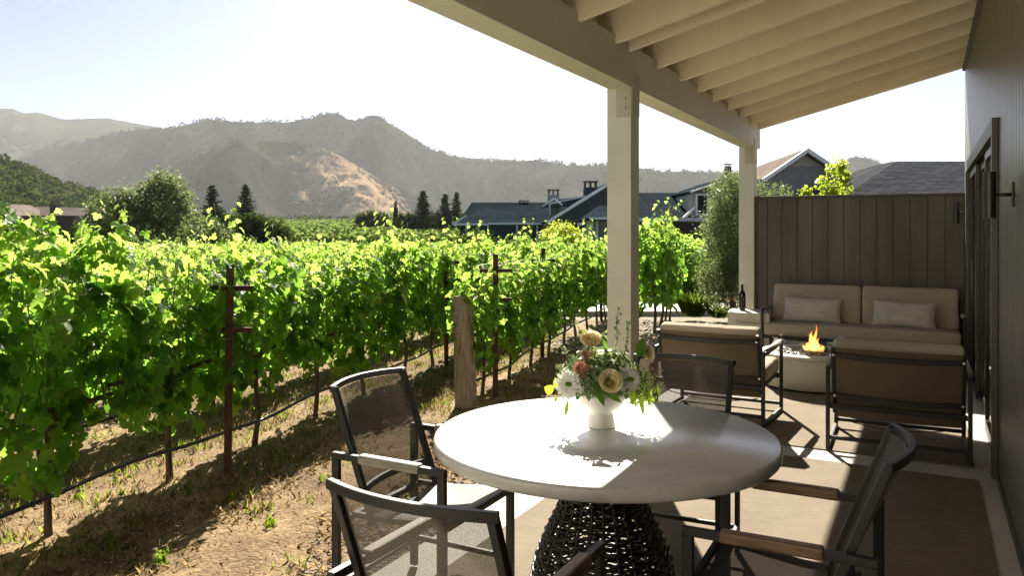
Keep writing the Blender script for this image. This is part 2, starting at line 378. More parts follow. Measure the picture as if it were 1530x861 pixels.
# ------------------------------------------------------------------ terrain
def gzD(D):
    xs=[-1e5,11,60,85,120,400,1500,8000]; zs=[-.05,-.05,-.50,-.52,.1,5.0,20,60]
    return np.interp(D,xs,zs)
def gz(x,y): return float(gzD(depth(x,y)))
def vnoise(x,y,s,seed=0): return noise.noise(Vector((x*s+seed*17.3,y*s-seed*9.1,seed*3.7)))
def fbm(x,y,s,o=4,seed=0):
    t=0;a=1
    for i in range(o): t+=a*vnoise(x,y,s*2**i,seed+i); a*=.5
    return t
# earth sheet, polar grid out to the horizon
def terrain():
    rings=[0,1,2,3.5,5,7,9,12,16,21,27,34,42,52,60,70,80,90,105,125,160,210,280,380,520,700,950,1300,1700,2300,3200,4500,6500,9000]
    n=160; V=[(0,0,-.12)]; Fc=[]
    for r_ in rings[1:]:
        for k in range(n):
            a=2*PI*k/n; x=r_*math.cos(a); y=r_*math.sin(a)
            D=depth(x,y); z=float(gzD(max(D,0)))-.07 if r_<300 else float(gzD(max(D,r_*.3)))-.07
            V.append((x,y,z))
    for k in range(n): Fc.append((0,1+k,1+(k+1)%n))
    for i in range(len(rings)-2):
        for k in range(n):
            a=1+i*n+k; b=1+i*n+(k+1)%n; Fc.append((a,b,b+n,a+n))
    mb=MB(); mb.v=V; mb.f=Fc
    m=mat('valley_earth',(.10,.085,.05),.95,col2=(.20,.165,.085),scale=.05)
    o=build('ground',mb,m,smooth=True); tag(o,'brown valley floor under the vineyard rows','ground',kind='structure')
terrain()
# near vineyard soil with real bumps
def rowx(k,Y): return -3.97-.204*(Y-2.44)-1.09*k
def soil():
    xs=np.arange(-11.5,-2.15,.045); ys=np.arange(-1,13,.05)
    V=[];Fc=[]
    nx,ny=len(xs),len(ys)
    for y in ys:
        for x in xs:
            edge=min(1,max(0,(-2.2-x)/.3))
            # slight berm under each row
            k=(rowx(0,y)-x)/1.09; fr=abs(k-round(k)) if k>-1.3 else .5
            berm=.035*math.exp(-(fr/.22)**2)
            z=-.05+edge*(berm+.022*vnoise(x,y,1.2,3)+.013*vnoise(x,y,5,4)+.012*max(0,vnoise(x,y,14,5))+.006*vnoise(x,y,30,9))
            z+=gz(x,y)+.05
            V.append((x,y,z))
    for j in range(ny-1):
        for i in range(nx-1):
            a=j*nx+i; Fc.append((a,a+1,a+nx+1,a+nx))
    mb=MB(); mb.v=V; mb.f=Fc
    m,nt,b=newmat('dry_soil')
    tc=N(nt,'ShaderNodeTexCoord')
    n1=N(nt,'ShaderNodeTexNoise',Scale=1.1,Detail=8.0,Roughness=.7); n2=N(nt,'ShaderNodeTexNoise',Scale=38.0,Detail=6.0,Roughness=.75); n3=N(nt,'ShaderNodeTexVoronoi',Scale=55.0)
    for q in(n1,n2,n3): nt.links.new(tc.outputs['Object'],q.inputs['Vector'])
    r1=N(nt,'ShaderNodeValToRGB'); r1.color_ramp.elements[0].position=.36; r1.color_ramp.elements[1].position=.62
    r1.color_ramp.elements[0].color=(.15,.10,.060,1); r1.color_ramp.elements[1].color=(.35,.26,.155,1)
    r2=N(nt,'ShaderNodeValToRGB'); r2.color_ramp.elements[0].position=.35; r2.color_ramp.elements[1].position=.7
    r2.color_ramp.elements[0].color=(.35,.33,.30,1); r2.color_ramp.elements[1].color=(1.25,1.2,1.15,1)
    nt.links.new(n1.outputs['Fac'],r1.inputs[0]); nt.links.new(n2.outputs['Fac'],r2.inputs[0])
    mx=N(nt,'ShaderNodeMix',data_type='RGBA',blend_type='MULTIPLY'); mx.inputs[0].default_value=.9
    nt.links.new(r1.outputs[0],mx.inputs[6]); nt.links.new(r2.outputs[0],mx.inputs[7]); nt.links.new(mx.outputs[2],b.inputs['Base Color'])
    ad=N(nt,'ShaderNodeMath',operation='SUBTRACT'); nt.links.new(n2.outputs['Fac'],ad.inputs[0]); nt.links.new(n3.outputs['Distance'],ad.inputs[1])
    bp=N(nt,'ShaderNodeBump',Strength=.7,Distance=.010); nt.links.new(ad.outputs[0],bp.inputs['Height']); nt.links.new(bp.outputs[0],b.inputs['Normal'])
    b.inputs['Roughness'].default_value=.95; b.inputs['Specular IOR Level'].default_value=.1
    o=build('soil',mb,m,smooth=True); tag(o,'dry brown soil beside the vineyard rows','soil',kind='structure')
soil()
# patio slab
mb=MB(); mb.b2((-2.2,-7,-.3),(.44,5.72,0)); mb.b2((-7,-7,-.3),(-2.206,-1.6,0)); mb.b2((-2.2,5.728,-.3),(.44,11.2,0))  # terrace part behind the camera is unseen, added to bounce sunlight upward
o=build('patio_slab',mb,M['slab'],bevel=.004); tag(o,'pale concrete patio slab with a joint across','patio',kind='structure')
# bed between patio and path, and the path itself (runs square to the view, beyond the vines' row ends)
def strip(name,pxs,D0,D1,z,th,m,lab,cat):
    mb=MB(); a=at(pxs[0],D0,z);b_=at(pxs[1],D0,z);
    L0=(pxs[0]-CX)/F*D0; L1=(pxs[1]-CX)/F*D0
    n=12
    for i in range(n):
        l0=L0+(L1-L0)*i/n; l1=L0+(L1-L0)*(i+1)/n
        q=[]
        for zz in(z-th,z):
            for D_,l in((D0,l0),(D0,l1-.006),(D1,l1-.006),(D1,l0)):
                q.append((FX*D_+RX*l,FY*D_+RY*l,gz(FX*D_+RX*l,FY*D_+RY*l)+zz))
        mb.add(q,[(3,2,1,0),(4,5,6,7),(0,1,5,4),(1,2,6,5),(2,3,7,6),(3,0,4,7)])
    o=build(name,mb,m); tag(o,lab,cat,kind='structure'); return o
strip('path',(835,1420),15.4,17.6,.03,.10,M['slab'],'pale concrete path crossing beyond the patio','path')
mulch=mat('bark_mulch',(.10,.065,.045),.95,col2=(.24,.17,.12),scale=30,bump=.8,bscale=40,bdist=.02)
mb=MB(); q=[(-4.3,9.2),(-2.21,9.2),(-2.21,11.3),(2.5,11.3),(3.4,15.0),(-5.6,12.6)]
mb.add([(x,y,gz(x,y)+.015) for x,y in q]+[(x,y,gz(x,y)-.1) for x,y in q],[tuple(range(6)),tuple(reversed(range(6,12)))]+[(i,6+i,6+(i+1)%6,(i+1)%6) for i in range(6)])
o=build('planting_bed',mb,mulch); tag(o,'brown planting bed between patio and path','bed',kind='structure')

# pebble and stone scatter
def ico(seed):
    bm=bmesh.new(); bmesh.ops.create_icosphere(bm,subdivisions=1,radius=1)
    rr=random.Random(seed)
    vs=np.array([[c*(1+rr.uniform(-.2,.2)) for c in v.co] for v in bm.verts]); fs=np.array([[v.index for v in f.verts] for f in bm.faces]); bm.free(); return vs,fs
def pebbles(name,pts,smin,smax,m,lab,flat=.6):
    vs,fs=ico(3); n=len(pts); s=RNG.uniform(smin,smax,(n,1))*np.stack([RNG.uniform(.7,1.3,n),RNG.uniform(.7,1.3,n),RNG.uniform(flat*.7,flat*1.2,n)],1)
    a=RNG.uniform(0,6.28,n); c,sn=np.cos(a),np.sin(a)
    L=vs[None]*s[:,None,:]; X=L[...,0]*c[:,None]-L[...,1]*sn[:,None]; Y=L[...,0]*sn[:,None]+L[...,1]*c[:,None]
    V=np.stack([X,Y,L[...,2]],-1)+pts[:,None,:]
    Fc=(np.arange(n)[:,None,None]*len(vs)+fs[None]).reshape(-1,3)
    o=npmesh(name,V.reshape(-1,3),3,m,faces=Fc); tag(o,lab,name.replace('_',' '),kind='stuff'); return o
n=9000; px=-2.22-np.abs(RNG.normal(0,.22,n)); py=RNG.uniform(0,9.4,n)
pebbles('gravel',np.stack([px,py,np.full(n,-.045)],1),.006,.016,M['gravel'],'dark grey gravel strip along the patio slab edge')
n=12000; px=RNG.uniform(-8,-2.5,n); py=RNG.uniform(.5,11,n)
pebbles('soil_clods',np.stack([px,py,np.full(n,-.042)],1),.003,.016,mat('clod',(.12,.08,.05),.95,col2=(.28,.2,.13),scale=12),'small brown clods and stones scattered on the dry soil')
n=4200; px=RNG.uniform(-4.6,-2.25,n); py=RNG.uniform(9.3,13,n)
pebbles('bed_stones',np.stack([px,py,np.full(n,-.02)],1),.015,.045,M['stone'],'rounded brown stones covering the planting bed')
# dry grass and weeds
def blades(name,P,hmin,hmax,w,m,lab,lean=.5,cat='grass'):
    n=len(P); a=RNG.uniform(0,6.28,n); h=RNG.uniform(hmin,hmax,n); ln=RNG.uniform(0,lean,n)*h
    d=np.stack([np.cos(a),np.sin(a),np.zeros(n)],1); s=np.stack([-np.sin(a),np.cos(a),np.zeros(n)],1)*(w/2)
    up=np.array([0,0,1.])
    p1=P+d*(ln*.3)[:,None]+up*(h*.6)[:,None]; p2=P+d*ln[:,None]+up*h[:,None]
    V=np.stack([P-s,P+s,p1+s*.8,p2,p1-s*.8],1)
    o=npmesh(name,V.reshape(-1,3),5,m,rnd=RNG.uniform(0,1,n)); 
    if lab: tag(o,lab,cat,kind='stuff')
    return o
def clumps(nc,per,sp,fx):
    out=[]
    for i in range(nc):
        x,y=fx(); z=gz(x,y)-.0
        q=np.stack([RNG.normal(x,sp,per),RNG.normal(y,sp,per),np.full(per,z-.01)],1); out.append(q)
    return np.concatenate(out)
def _rg():
    Y=random.uniform(.6,11.5); k=random.choice([-1,0,0,0,1,1,2,3]) 
    if k==-1: Y=random.uniform(5.6,11)
    return rowx(k,Y)+random.gauss(0.0,.3)*(1 if random.random()<.8 else 2.2),Y
P=clumps(2600,14,.04,_rg); blades('dry_grass',P,.02,.09,.0028,M['straw'],'straw coloured dry grass under the vine rows',.6)
def _rg2():
    Y=random.uniform(.6,8); return min(-2.4,rowx(0,Y)+random.uniform(.2,1.6)),Y
P=clumps(1100,9,.06,_rg2); blades('sparse_straw',P,.02,.06,.004,M['straw'],'sparse straw lying over the bare soil',1.6)
P=clumps(950,14,.045,_rg); blades('green_weeds',P,.03,.09,.007,M['grassgreen'],'low green weeds growing under the vine rows',.6)
def tuft(name,loc,n,hh,sp,m,lab,w=.006,group=None):
    P=np.stack([RNG.normal(0,sp,n),RNG.normal(0,sp,n),np.zeros(n)],1)
    o=blades(name,P,hh*.5,hh,w,m,None,1.1); o.location=loc; tag(o,lab,'plant',group); return o
for x,y,lab in ((-3.05,3.05,'small green weed alone on bare soil, nearest the patio chairs'),(-3.30,3.75,'small green weed on bare soil below the rusty stake'),(-3.2,2.5,'small green weed on bare soil at the lower left')):
    n=26; a=RNG.uniform(0,6.28,n); Pn=np.stack([np.cos(a)*.03,np.sin(a)*.03,RNG.uniform(.01,.07,n)],1)
    V,rn=simple_leaves(Pn,np.stack([np.cos(a),np.sin(a),RNG.uniform(.1,.9,n)],1),RNG.uniform(.025,.055,n),RNG.normal(0,.6,n),RNG.uniform(0,.5,n),.3)
    o=npmesh('weed',V,6,M['grassgreen'],rnd=rn); o.location=(x,y,-.04); tag(o,lab,'weed')

# ------------------------------------------------------------------ grapevines
def vine_leaf_cloud(n, zt, hw=.22, ln=.5, zb=.42, detail=True, smin=.045, smax=.128, rs=RNG):
    t=rs.beta(1.25,1.0,n); yy=rs.uniform(-ln,ln,n); ph=rs.uniform(0,6.28,3)
    zl=zt*(1+.07*np.sin(yy*8+ph[0])+.05*np.sin(yy*19+ph[1])); zbl=zb+.10*np.sin(yy*7+ph[2]); z=zbl+(zl-zbl)*t
    # lumpy section
    w=hw*(.75+.35*np.sin(yy*9+rs.uniform(0,6))+.25*np.sin(z*7+yy*5))*np.sqrt(np.clip(1-(np.abs(t-.5)*1.75)**4,.12,1))
    side=rs.choice([-1,1],n); rr=np.sqrt(rs.uniform(.05,1,n)); x=side*w*rr
    P=np.stack([x,yy,z],1)
    Nn=np.stack([side*(.4+.6*rr)+rs.normal(0,.55,n), rs.normal(0,.6,n), .55+.9*np.clip(t-.4,0,1)+rs.normal(0,.4,n)],1)
    size=rs.uniform(smin,smax,n)*np.where(t>.85,.85,1)
    roll=rs.normal(0,.8,n)
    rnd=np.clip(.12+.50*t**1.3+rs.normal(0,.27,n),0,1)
    return P,Nn,size,roll,rnd
def shoot(x,y,z0,h,lean,n,rs):
    """an upright cane with leaves; returns tube pts and leaf arrays"""
    pts=[]; 
    for i in range(8):
        t=i/7; pts.append((x+lean[0]*t*t,y+lean[1]*t*t,z0+h*t))
    P=[];Nn=[]
    for i in range(n):
        t=.25+.75*i/(n-1); a=rs.uniform(0,6.28); q=Vector((x+lean[0]*t*t,y+lean[1]*t*t,z0+h*t))
        P.append((q.x+math.cos(a)*.05,q.y+math.sin(a)*.05,q.z)); Nn.append((math.cos(a)*.7,math.sin(a)*.7,.6))
    return pts,np.array(P),np.array(Nn)
VARS=[]
def vine_variant(i, n, zt, detail=True, nshoot=3, shh=(.2,.45)):
    rs=np.random.default_rng(100+i)
    P,Nn,s,ro,rn=vine_leaf_cloud(n,zt,rs=rs)
    canes=MB()
    for k in range(nshoot):
        pts,p2,n2=shoot(rs.uniform(-.12,.12),rs.uniform(-.4,.4),zt-.35,.35+rs.uniform(*shh),(rs.uniform(-.15,.15),rs.uniform(-.15,.15)),13,rs)
        canes.tube(pts,[.003-.0002*j for j in range(8)],5)
        P=np.concatenate([P,p2]); Nn=np.concatenate([Nn,n2]); s=np.concatenate([s,np.linspace(.10,.04,13)]); ro=np.concatenate([ro,rs.normal(0,.6,13)]); rn=np.concatenate([rn,np.linspace(.5,1,13)])
    # inner canes
    for k in range(9):
        y0=rs.uniform(-.42,.42); y1=y0+rs.uniform(-.15,.15); x1=rs.uniform(-.2,.2)
        canes.tube([(0,y0,.62),(x1*.5,(y0+y1)/2,.95),(x1,y1,1.3)],[.006,.0045,.003],5)
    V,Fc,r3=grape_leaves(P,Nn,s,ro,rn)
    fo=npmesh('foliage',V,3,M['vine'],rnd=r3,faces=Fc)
    me_f=fo.data; bpy.data.objects.remove(fo)
    tr=MB(); b0=rs.uniform(-.05,.05); b1=rs.uniform(-.04,.04)
    tr.tube([(0,0,-.08),(b0*.3,b1*.6,.08),(b0,b1,.25),(b0*.5,b1*.3,.45),(0,0,.60),(.01,0,.68)],[.026,.020,.017,.018,.026,.030],8)
    for sg in(-1,1): tr.tube([(0,0,.58),(0,sg*.12,.66),(.01,sg*.3,.67),(0,sg*.46,.68)],[.022,.017,.014,.011],7)
    to=build('trunk',tr,M['bark'],smooth=True); me_t=to.data; bpy.data.objects.remove(to)
    co=build('cane',canes,M['stem'],smooth=True); me_c=co.data; bpy.data.objects.remove(co)
    return me_f,me_t,me_c
for i in range(7): VARS.append(vine_variant(i, [640,600,680,560,630,590,540][i], [1.27,1.22,1.32,1.20,1.28,1.25,1.18][i], nshoot=[4,3,5,2,4,2,4][i], shh=(.05,.38)))
TALL=vine_variant(20,850,1.58,nshoot=6,shh=(.05,.2))
def place_vine(x,y,var,label,group,rz=None,s=1.0):
    me_f,me_t,me_c=var
    e_=empty('grapevine',(x,y,gz(x,y)),rz if rz is not None else 0,label,'grapevine',group); e_.scale=(s,s,s)
    for nm,me in(('trunk',me_t),('foliage',me_f),('cane',me_c)):
        o=bpy.data.objects.new(nm,me); link(o,e_)
    return e_
ROWROT=math.atan(.204)
cands=[]
for k in range(-3,46):
    ystart={-1:6.35,-2:11.4,-3:15.2}.get(k, .0)
    y=ystart+ (0.0 if k<0 else .85*((k*37)%10)/10)
    if k==0: y=.74
    while y<70:
        x=rowx(k,y); D=depth(x,y); L=RX*x+RY*y
        u=L/D if D>.3 else 99
        if D>.8 and -0.72-1.0/D<u<.34 and D<56 and not (14.6<D<18.2 and u>.06) and not (D>18.2 and u>.20):
            cands.append((D,k,x,y,u))
        y+=.85
cands.sort()
near=cands[:298]; far=cands[298:]
_in=set((c[1],round(c[3],3)) for c in cands)
for k in range(0,46):
    y=.74 if k==0 else .85*((k*37)%10)/10; y-=3.4
    while y<46:
        x=rowx(k,y); D=depth(x,y); L=RX*x+RY*y
        if (k,round(y,3)) not in _in and -3<D<56 and L<0 and L>-40 and (D<=.8 or L/D<=-0.72-1.0/D): far.append((max(D,4),k,x,y,-1))
        y+=.85
n0=0; names0=['second trunk from the left edge','third trunk from the left edge, just before the rusty stake','first trunk past the near rusty stake','second trunk past the near rusty stake','third trunk past the near rusty stake','behind the upper rail of the left chair']
G='grapevines along the trellis rows'
row0=sorted([c for c in near if c[1]==0],key=lambda c:c[3]); 
lab0={}
vis=[c for c in row0 if c[4]>-.70 ]
o0=['nearest-row grapevine cut by the left edge of the photo with tall shoots','nearest-row grapevine on the first bare trunk from the left edge','nearest-row grapevine on the second trunk from the left, before the rusty stake','nearest-row grapevine on the first trunk right of the near rusty stake','nearest-row grapevine on the second trunk right of the near rusty stake','nearest-row grapevine seen just above the left dining chair back','nearest-row grapevine half hidden by the left dining chair back rail','nearest-row grapevine right beside the far rusty stake of its row']
for c,l in zip(vis,o0): lab0[c]=l
rowm=sorted([c for c in near if c[1]==-1],key=lambda c:c[3])
om=['first grapevine behind the weathered wooden end post','second grapevine behind the wooden end post, right of the rusty T stake','third grapevine from the wooden end post','fourth grapevine from the wooden end post','fifth grapevine from the wooden end post','sixth grapevine from the wooden end post, left of the cream column']
for c,l in zip(rowm,om): lab0[c]=l
rowm=sorted([c for c in near if c[1]==-2],key=lambda c:c[3])
for c,l in zip(rowm,['dark bushy grapevine standing alone just right of the near cream column','second grapevine behind the bushy one right of the near cream column']): lab0[c]=l
YV=[2.44,3.45,4.27,5.02]
for i,c in enumerate(near):
    D,k,x,y,u=c
    var=VARS[(i*5+k*3)%7]; s=random.uniform(.94,1.06)*(.86 if k>0 else 1.0)
    if k==0: s*=1.03
    if k==0 and y<2.6: var=TALL; s=1.0
    rz=ROWROT+(PI if random.random()<.5 else 0)
    if k==-2 and c in lab0: s=1.28
    l=lab0.get(c) or ('leafy grapevine in one of the crowded rows behind the nearest vineyard row' if k>0 else 'leafy grapevine in the far stretch of the rows beside the patio')
    place_vine(x,y,var,l,G if k>0 else ('grapevines in the far stretch of the nearest rows' if c not in lab0 else G),rz,s)
# the far rows: one mass
def far_rows():
    Ps=[];Ns=[];Ss=[];Rs=[];Cs=[]
    for D,k,x,y,u in far:
        n=int(np.interp(D,[8,25,60],[150,95,55])); sz=np.interp(D,[8,25,60],[.11,.15,.24])
        zt=np.interp(D,[8,60],[1.03,.92])
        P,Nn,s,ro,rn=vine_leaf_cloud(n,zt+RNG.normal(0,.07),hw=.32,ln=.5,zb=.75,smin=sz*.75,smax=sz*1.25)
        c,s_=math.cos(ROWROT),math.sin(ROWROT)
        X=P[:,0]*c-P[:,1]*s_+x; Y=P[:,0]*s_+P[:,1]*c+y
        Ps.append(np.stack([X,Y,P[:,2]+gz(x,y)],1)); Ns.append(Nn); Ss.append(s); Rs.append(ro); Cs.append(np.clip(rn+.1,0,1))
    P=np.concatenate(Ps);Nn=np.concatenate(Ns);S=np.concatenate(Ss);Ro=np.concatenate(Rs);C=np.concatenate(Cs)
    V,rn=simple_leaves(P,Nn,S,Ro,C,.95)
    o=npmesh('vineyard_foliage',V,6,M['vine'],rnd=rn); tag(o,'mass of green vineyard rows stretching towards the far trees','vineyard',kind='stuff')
far_rows()
def far_field():
    # second vineyard beyond the dark gap, on the rising valley floor
    Ps=[];Ss=[]
    D=88.0; 
    while D<420:
        dens=np.interp(D,[88,420],[9,3]); half=D*.72; n=int(half*1.5*dens)
        L=RNG.uniform(-half,half*.45,n)
        sz=np.interp(D,[88,420],[.5,1.3])
        dd=D+RNG.normal(0,.25,n)
        z=gzD(dd)+RNG.uniform(.7,1.5,n)
        Ps.append(np.stack([FX*dd+RX*L,FY*dd+RY*L,z],1)); Ss.append(np.full(n,sz))
        D+=np.interp(D,[88,420],[1.8,5.5])
    P=np.concatenate(Ps);S=np.concatenate(Ss);n=len(P)
    Nn=np.stack([RNG.normal(0,.5,n),RNG.normal(0,.5,n),np.full(n,.8)],1)
    V,rn=simple_leaves(P,Nn,S,RNG.uniform(0,6.28,n),np.clip(RNG.normal(.30,.2,n),0,1),.95)
    o=npmesh('far_vineyard',V,6,M['farvine'],rnd=rn); tag(o,'pale green far vineyard block in front of the mountains','vineyard',kind='stuff')
far_field()
# trellis: wires and drip hoses
def rowpt(k,Y,z,dx=0): x=rowx(k,Y)+dx; return (x,Y,gz(x,Y)+z)
def hose(k,y0,y1,lab,zb=.25):
    pts=[];y=y0;i=0
    while y<y1: pts.append(rowpt(k,y,zb+.018*math.sin(y*2.7+k)+.006*math.sin(y*7),.07+.02*math.sin(y*2))); y+=.12
    o=build('drip_hose',MB().tube(pts,.012,7),M['hose'],smooth=True); tag(o,lab,'hose','drip hoses under the rows'); return o
hose(0,-.5,14,'black drip hose sagging under the nearest vine row')
hose(-1,5.98,14,'black drip hose running from the wooden end post')
hose(1,-.5,14,'black drip hose under the second vine row from the left camera side')
for k,y0 in((0,-.5),(-1,6.0)):
    for z,dx in((.95,.12),(.95,-.12),(1.25,.10),(1.25,-.10)):
        pts=[rowpt(k,y0+j*.8,z+.01*math.sin(j*2.1),dx) for j in range(17)]
        o=build('trellis_wire',MB().tube(pts,.0016,5),M['wire'],smooth=True)
        tag(o,('%s %s trellis wire of the %s'%('lower' if z<1 else 'upper','right-hand' if dx>0 else 'left-hand','nearest vine row' if k==0 else 'row behind the wooden post')),'wire','trellis wires')
# rusty T stakes
def tstake_proto():
    t=empty('vine_stake',(0,0,0),0)
    s=MB(); s.box((0,0,.62),(.05,.006,1.5)); s.box((0,.022,.62),(.006,.04,1.5)); build('stake',s,M['rustp'],t)
    for z in(1.22,.95):
        a=MB(); a.box((.0,-.008,z),(.30,.010,.035)); a.box((0,-.018,z+.014),(.30,.02,.006)); build('cross_arm',a,M['rustp'],t)
    return t
ts=tstake_proto(); first=True
spots=[(0,3.62,'rusty T stake in the nearest vine row, left of the dining chairs'),(0,7.61,'far rusty stake of the nearest vine row, seen left of the wooden post'),(-1,6.35,'tall rusty T stake just right of the weathered wooden post'),(-1,8.67,'second rusty stake behind the wooden post row, left of the cream column'),(-1,12.8,'farthest rusty stake of the row behind the wooden post'),(0,11.9,'farthest rusty stake of the nearest vine row')]
for k,y,l in spots:
    o=ts if first else copy_tree(ts); first=False
    x=rowx(k,y)+(.21 if y<4 else .14 if y<8 else -.02); o.location=(x,y,gz(x,y)); o.rotation_euler=(R(random.uniform(-1,1)),R(random.uniform(-1.5,1.5)),YAW+R(random.uniform(-8,8))); tag(o,l,'stake','rusty stakes in the vine rows')
# wooden end post
t=empty('end_post',(-3.60,5.94,-.06),0,'weathered round wooden end post wrapped with wire, behind the table','post')
mb=MB(); pts=[];rr=[]
for i in range(12):
    a=i/11; pts.append((-.045*a,.01*a,-.15+1.17*a)); rr.append(.103-.014*a+.003*math.sin(i*2.3))
mb.tube(pts,rr,20); o=build('post_shaft',mb,M['postwood'],t,smooth=True)
md=o.modifiers.new('e','EDGE_SPLIT'); md.split_angle=R(40)
for z in(.93,.86,.72,.27,.33):
    c=(-.045*(z+.15)/1.17,.01,z); w=MB(); w.tube([(c[0]+.1*math.cos(a)*(1-.1*z),c[1]+.1*math.sin(a)*(1-.1*z),z+.006*math.sin(a*2)) for a in [2*PI*j/24 for j in range(24)]],.0035,6,closed=True); build('wire_wrap',w,M['wire'] if z>.4 else M['hose'],t,smooth=True)

# ------------------------------------------------------------------ patio roof, posts, house wall
XO,XI=-2.083,-1.897; ZB,ZT=2.59,2.895; YE=10.42
WX=.39
SL=(3.41-2.835)/(WX-XI)
def zr(x): return 2.835+SL*(x-XI)      # underside of rafters
rf=empty('patio_roof',(0,0,0),0,'cream painted patio roof with exposed rafters over the terrace','roof')
build('beam',MB().b2((XO,-.6,ZB),(XI,YE,ZT)),M['cream'],rf,bevel=.004)
RY_=[4.467,5.12,5.39,6.06,6.69,7.30,7.91,8.57,9.17,9.81,10.37]
y=4.467-.62
while y>-.55: RY_.insert(0,y); y-=.62
RH=.235
for y in RY_:
    mb=MB(); w=.045; x0=XI+.002; 
    # notched end: lower part butts the beam face, upper part rests on it
    pr=[(x0,zr(x0)),(WX-.003,zr(WX)),(WX-.003,zr(WX)+RH),(XO-.02,zr(XO)+RH),(XO-.02,ZT+.004),(x0,ZT+.004)]
    n=len(pr); vs=[(x,y-w/2,z) for x,z in pr]+[(x,y+w/2,z) for x,z in pr]
    mb.add(vs,[tuple(range(n)),tuple(reversed(range(n,2*n)))]+[(i,i+n,(i+1)%n+n,(i+1)%n) for i in range(n)])
    build('rafter',mb,M['ceil'],rf,bevel=.003)
mb=MB(); x=XO-.05; bw=.14
while x<WX-.02:
    x1=min(x+bw-.005,WX-.006); zz=zr(x)+RH+.003; z1=zr(x1)+RH+.003
    mb.add([(x,-.6,zz),(x1,-.6,z1),(x1,YE,z1),(x,YE,zz),(x,-.6,zz+.02),(x1,-.6,z1+.02),(x1,YE,z1+.02),(x,YE,zz+.02)],[(0,1,2,3),(7,6,5,4),(0,4,5,1),(1,5,6,2),(2,6,7,3),(3,7,4,0)]); x+=bw
build('ceiling_boards',mb,M['ceil'],rf)
mb=MB(); x=XO-.09; x1=WX-.002; zz=zr(x)+RH+.026; z1=zr(x1)+RH+.026
mb.add([(x,-.7,zz),(x1,-.7,z1),(x1,YE+.03,z1),(x,YE+.03,zz),(x,-.7,zz+.05),(x1,-.7,z1+.05),(x1,YE+.03,z1+.05),(x,YE+.03,zz+.05)],[(0,1,2,3),(7,6,5,4),(0,4,5,1),(1,5,6,2),(2,6,7,3),(3,7,4,0)])
build('roof_deck',mb,M['cap'],rf)
# bird blocking between rafters above the beam
mb=MB(); ys=sorted(RY_)
for a,b_ in zip(ys[:-1],ys[1:]): mb.b2((XO+.03,a+.025,ZT+.004),(XO+.07,b_-.025,zr(XO+.03)+RH-.004))
build('blocking',mb,M['ceil'],rf)
for yy in(5.43,10.02,-.5):
    p=build('post',MB().b2((XO,yy,-.0),(XI,yy+.184,ZB-.002)),M['cream'],rf,bevel=.006)
    bk=MB(); bk.b2((XO+.075,yy-.006,ZB-.22),(XI-.012,yy-.001,ZB+.05)); bk.b2((XI+.001,yy+.01,ZB-.20),(XI+.007,yy+.17,ZB+.10))
    build('bracket',bk,M['bracket'],p)
    bl=MB()
    for z in(ZB-.15,ZB-.08): 
        for xx in (XI-.045,):
            bl.tube([(xx,yy-.006,z),(xx,yy-.024,z)],.012,6)
    build('bolt',bl,M['bracket'],p)

hw=empty('house',(0,0,0),0,'dark grey-brown clad house wall along the right of the patio','house')
DY0,DY1,DZ=5.74,9.34,2.14
mb=MB(); y=-5.0; bw=.152
while y<10.44:
    y1=min(y+bw-.010,10.44); z0=.06
    segs=[(z0,3.72)]
    if y1>DY0-.1 and y<DY1+.1:
        if y>=DY0-.1 and y1<=DY1+.1: segs=[(DZ+.1,3.72)]
        elif y<DY0-.1: 
            mb.b2((WX,y,z0),(WX+.02,DY0-.1,3.72)); y=DY0-.1; segs=[(DZ+.1,3.72)]
            mb.b2((WX,y+.0005,DZ+.1),(WX+.02,y1,3.72)); segs=[]
        else:
            mb.b2((WX,y,DZ+.1),(WX+.02,DY1+.1,3.72)); mb.b2((WX,DY1+.1005,z0),(WX+.02,y1,3.72)); segs=[]
    for a,b_ in segs: mb.b2((WX,y,a),(WX+.02,y1,b_))
    y=(math.floor((y1+.010+5.0)/bw+.5))*bw-5.0
build('siding',mb,M['wall'],hw)
mb=MB(); mb.b2((WX+.021,-5,0),(WX+.2,DY0-.02,3.7)); mb.b2((WX+.021,DY1+.02,0),(WX+.2,10.43,3.7)); mb.b2((WX+.021,DY0-.02,DZ+.02),(WX+.2,DY1+.02,3.7)); mb.b2((WX+.201,-5,0),(4.5,-4.9,3.7));  mb.b2((WX+.201,10.33,0),(4.5,10.43,3.7)); mb.b2((WX,-5.1,3.70),(4.5,10.5,3.75)); mb.b2((4.4,-4.9,0),(4.5,10.3,3.69))
build('wall_core',mb,M['cap'],hw)
mb=MB(); mb.b2((WX-.012,-5,.005),(WX+.02,DY0-.1,.058)); mb.b2((WX-.012,DY1+.1,.005),(WX+.02,10.44,.058)); build('base_trim',mb,M['cap'],hw)
mb=MB(); mb.b2((WX-.03,-5,3.36),(WX-.002,10.3,3.40)); build('ledger_trim',mb,M['cap'],hw)
wg=MB(); wg.b2((-7,-5.2,0),(WX,-5.005,3.6)); build('wing_wall',wg,M['cream'],hw)  # unseen pale wall added behind the camera to bounce sunlight onto the patio
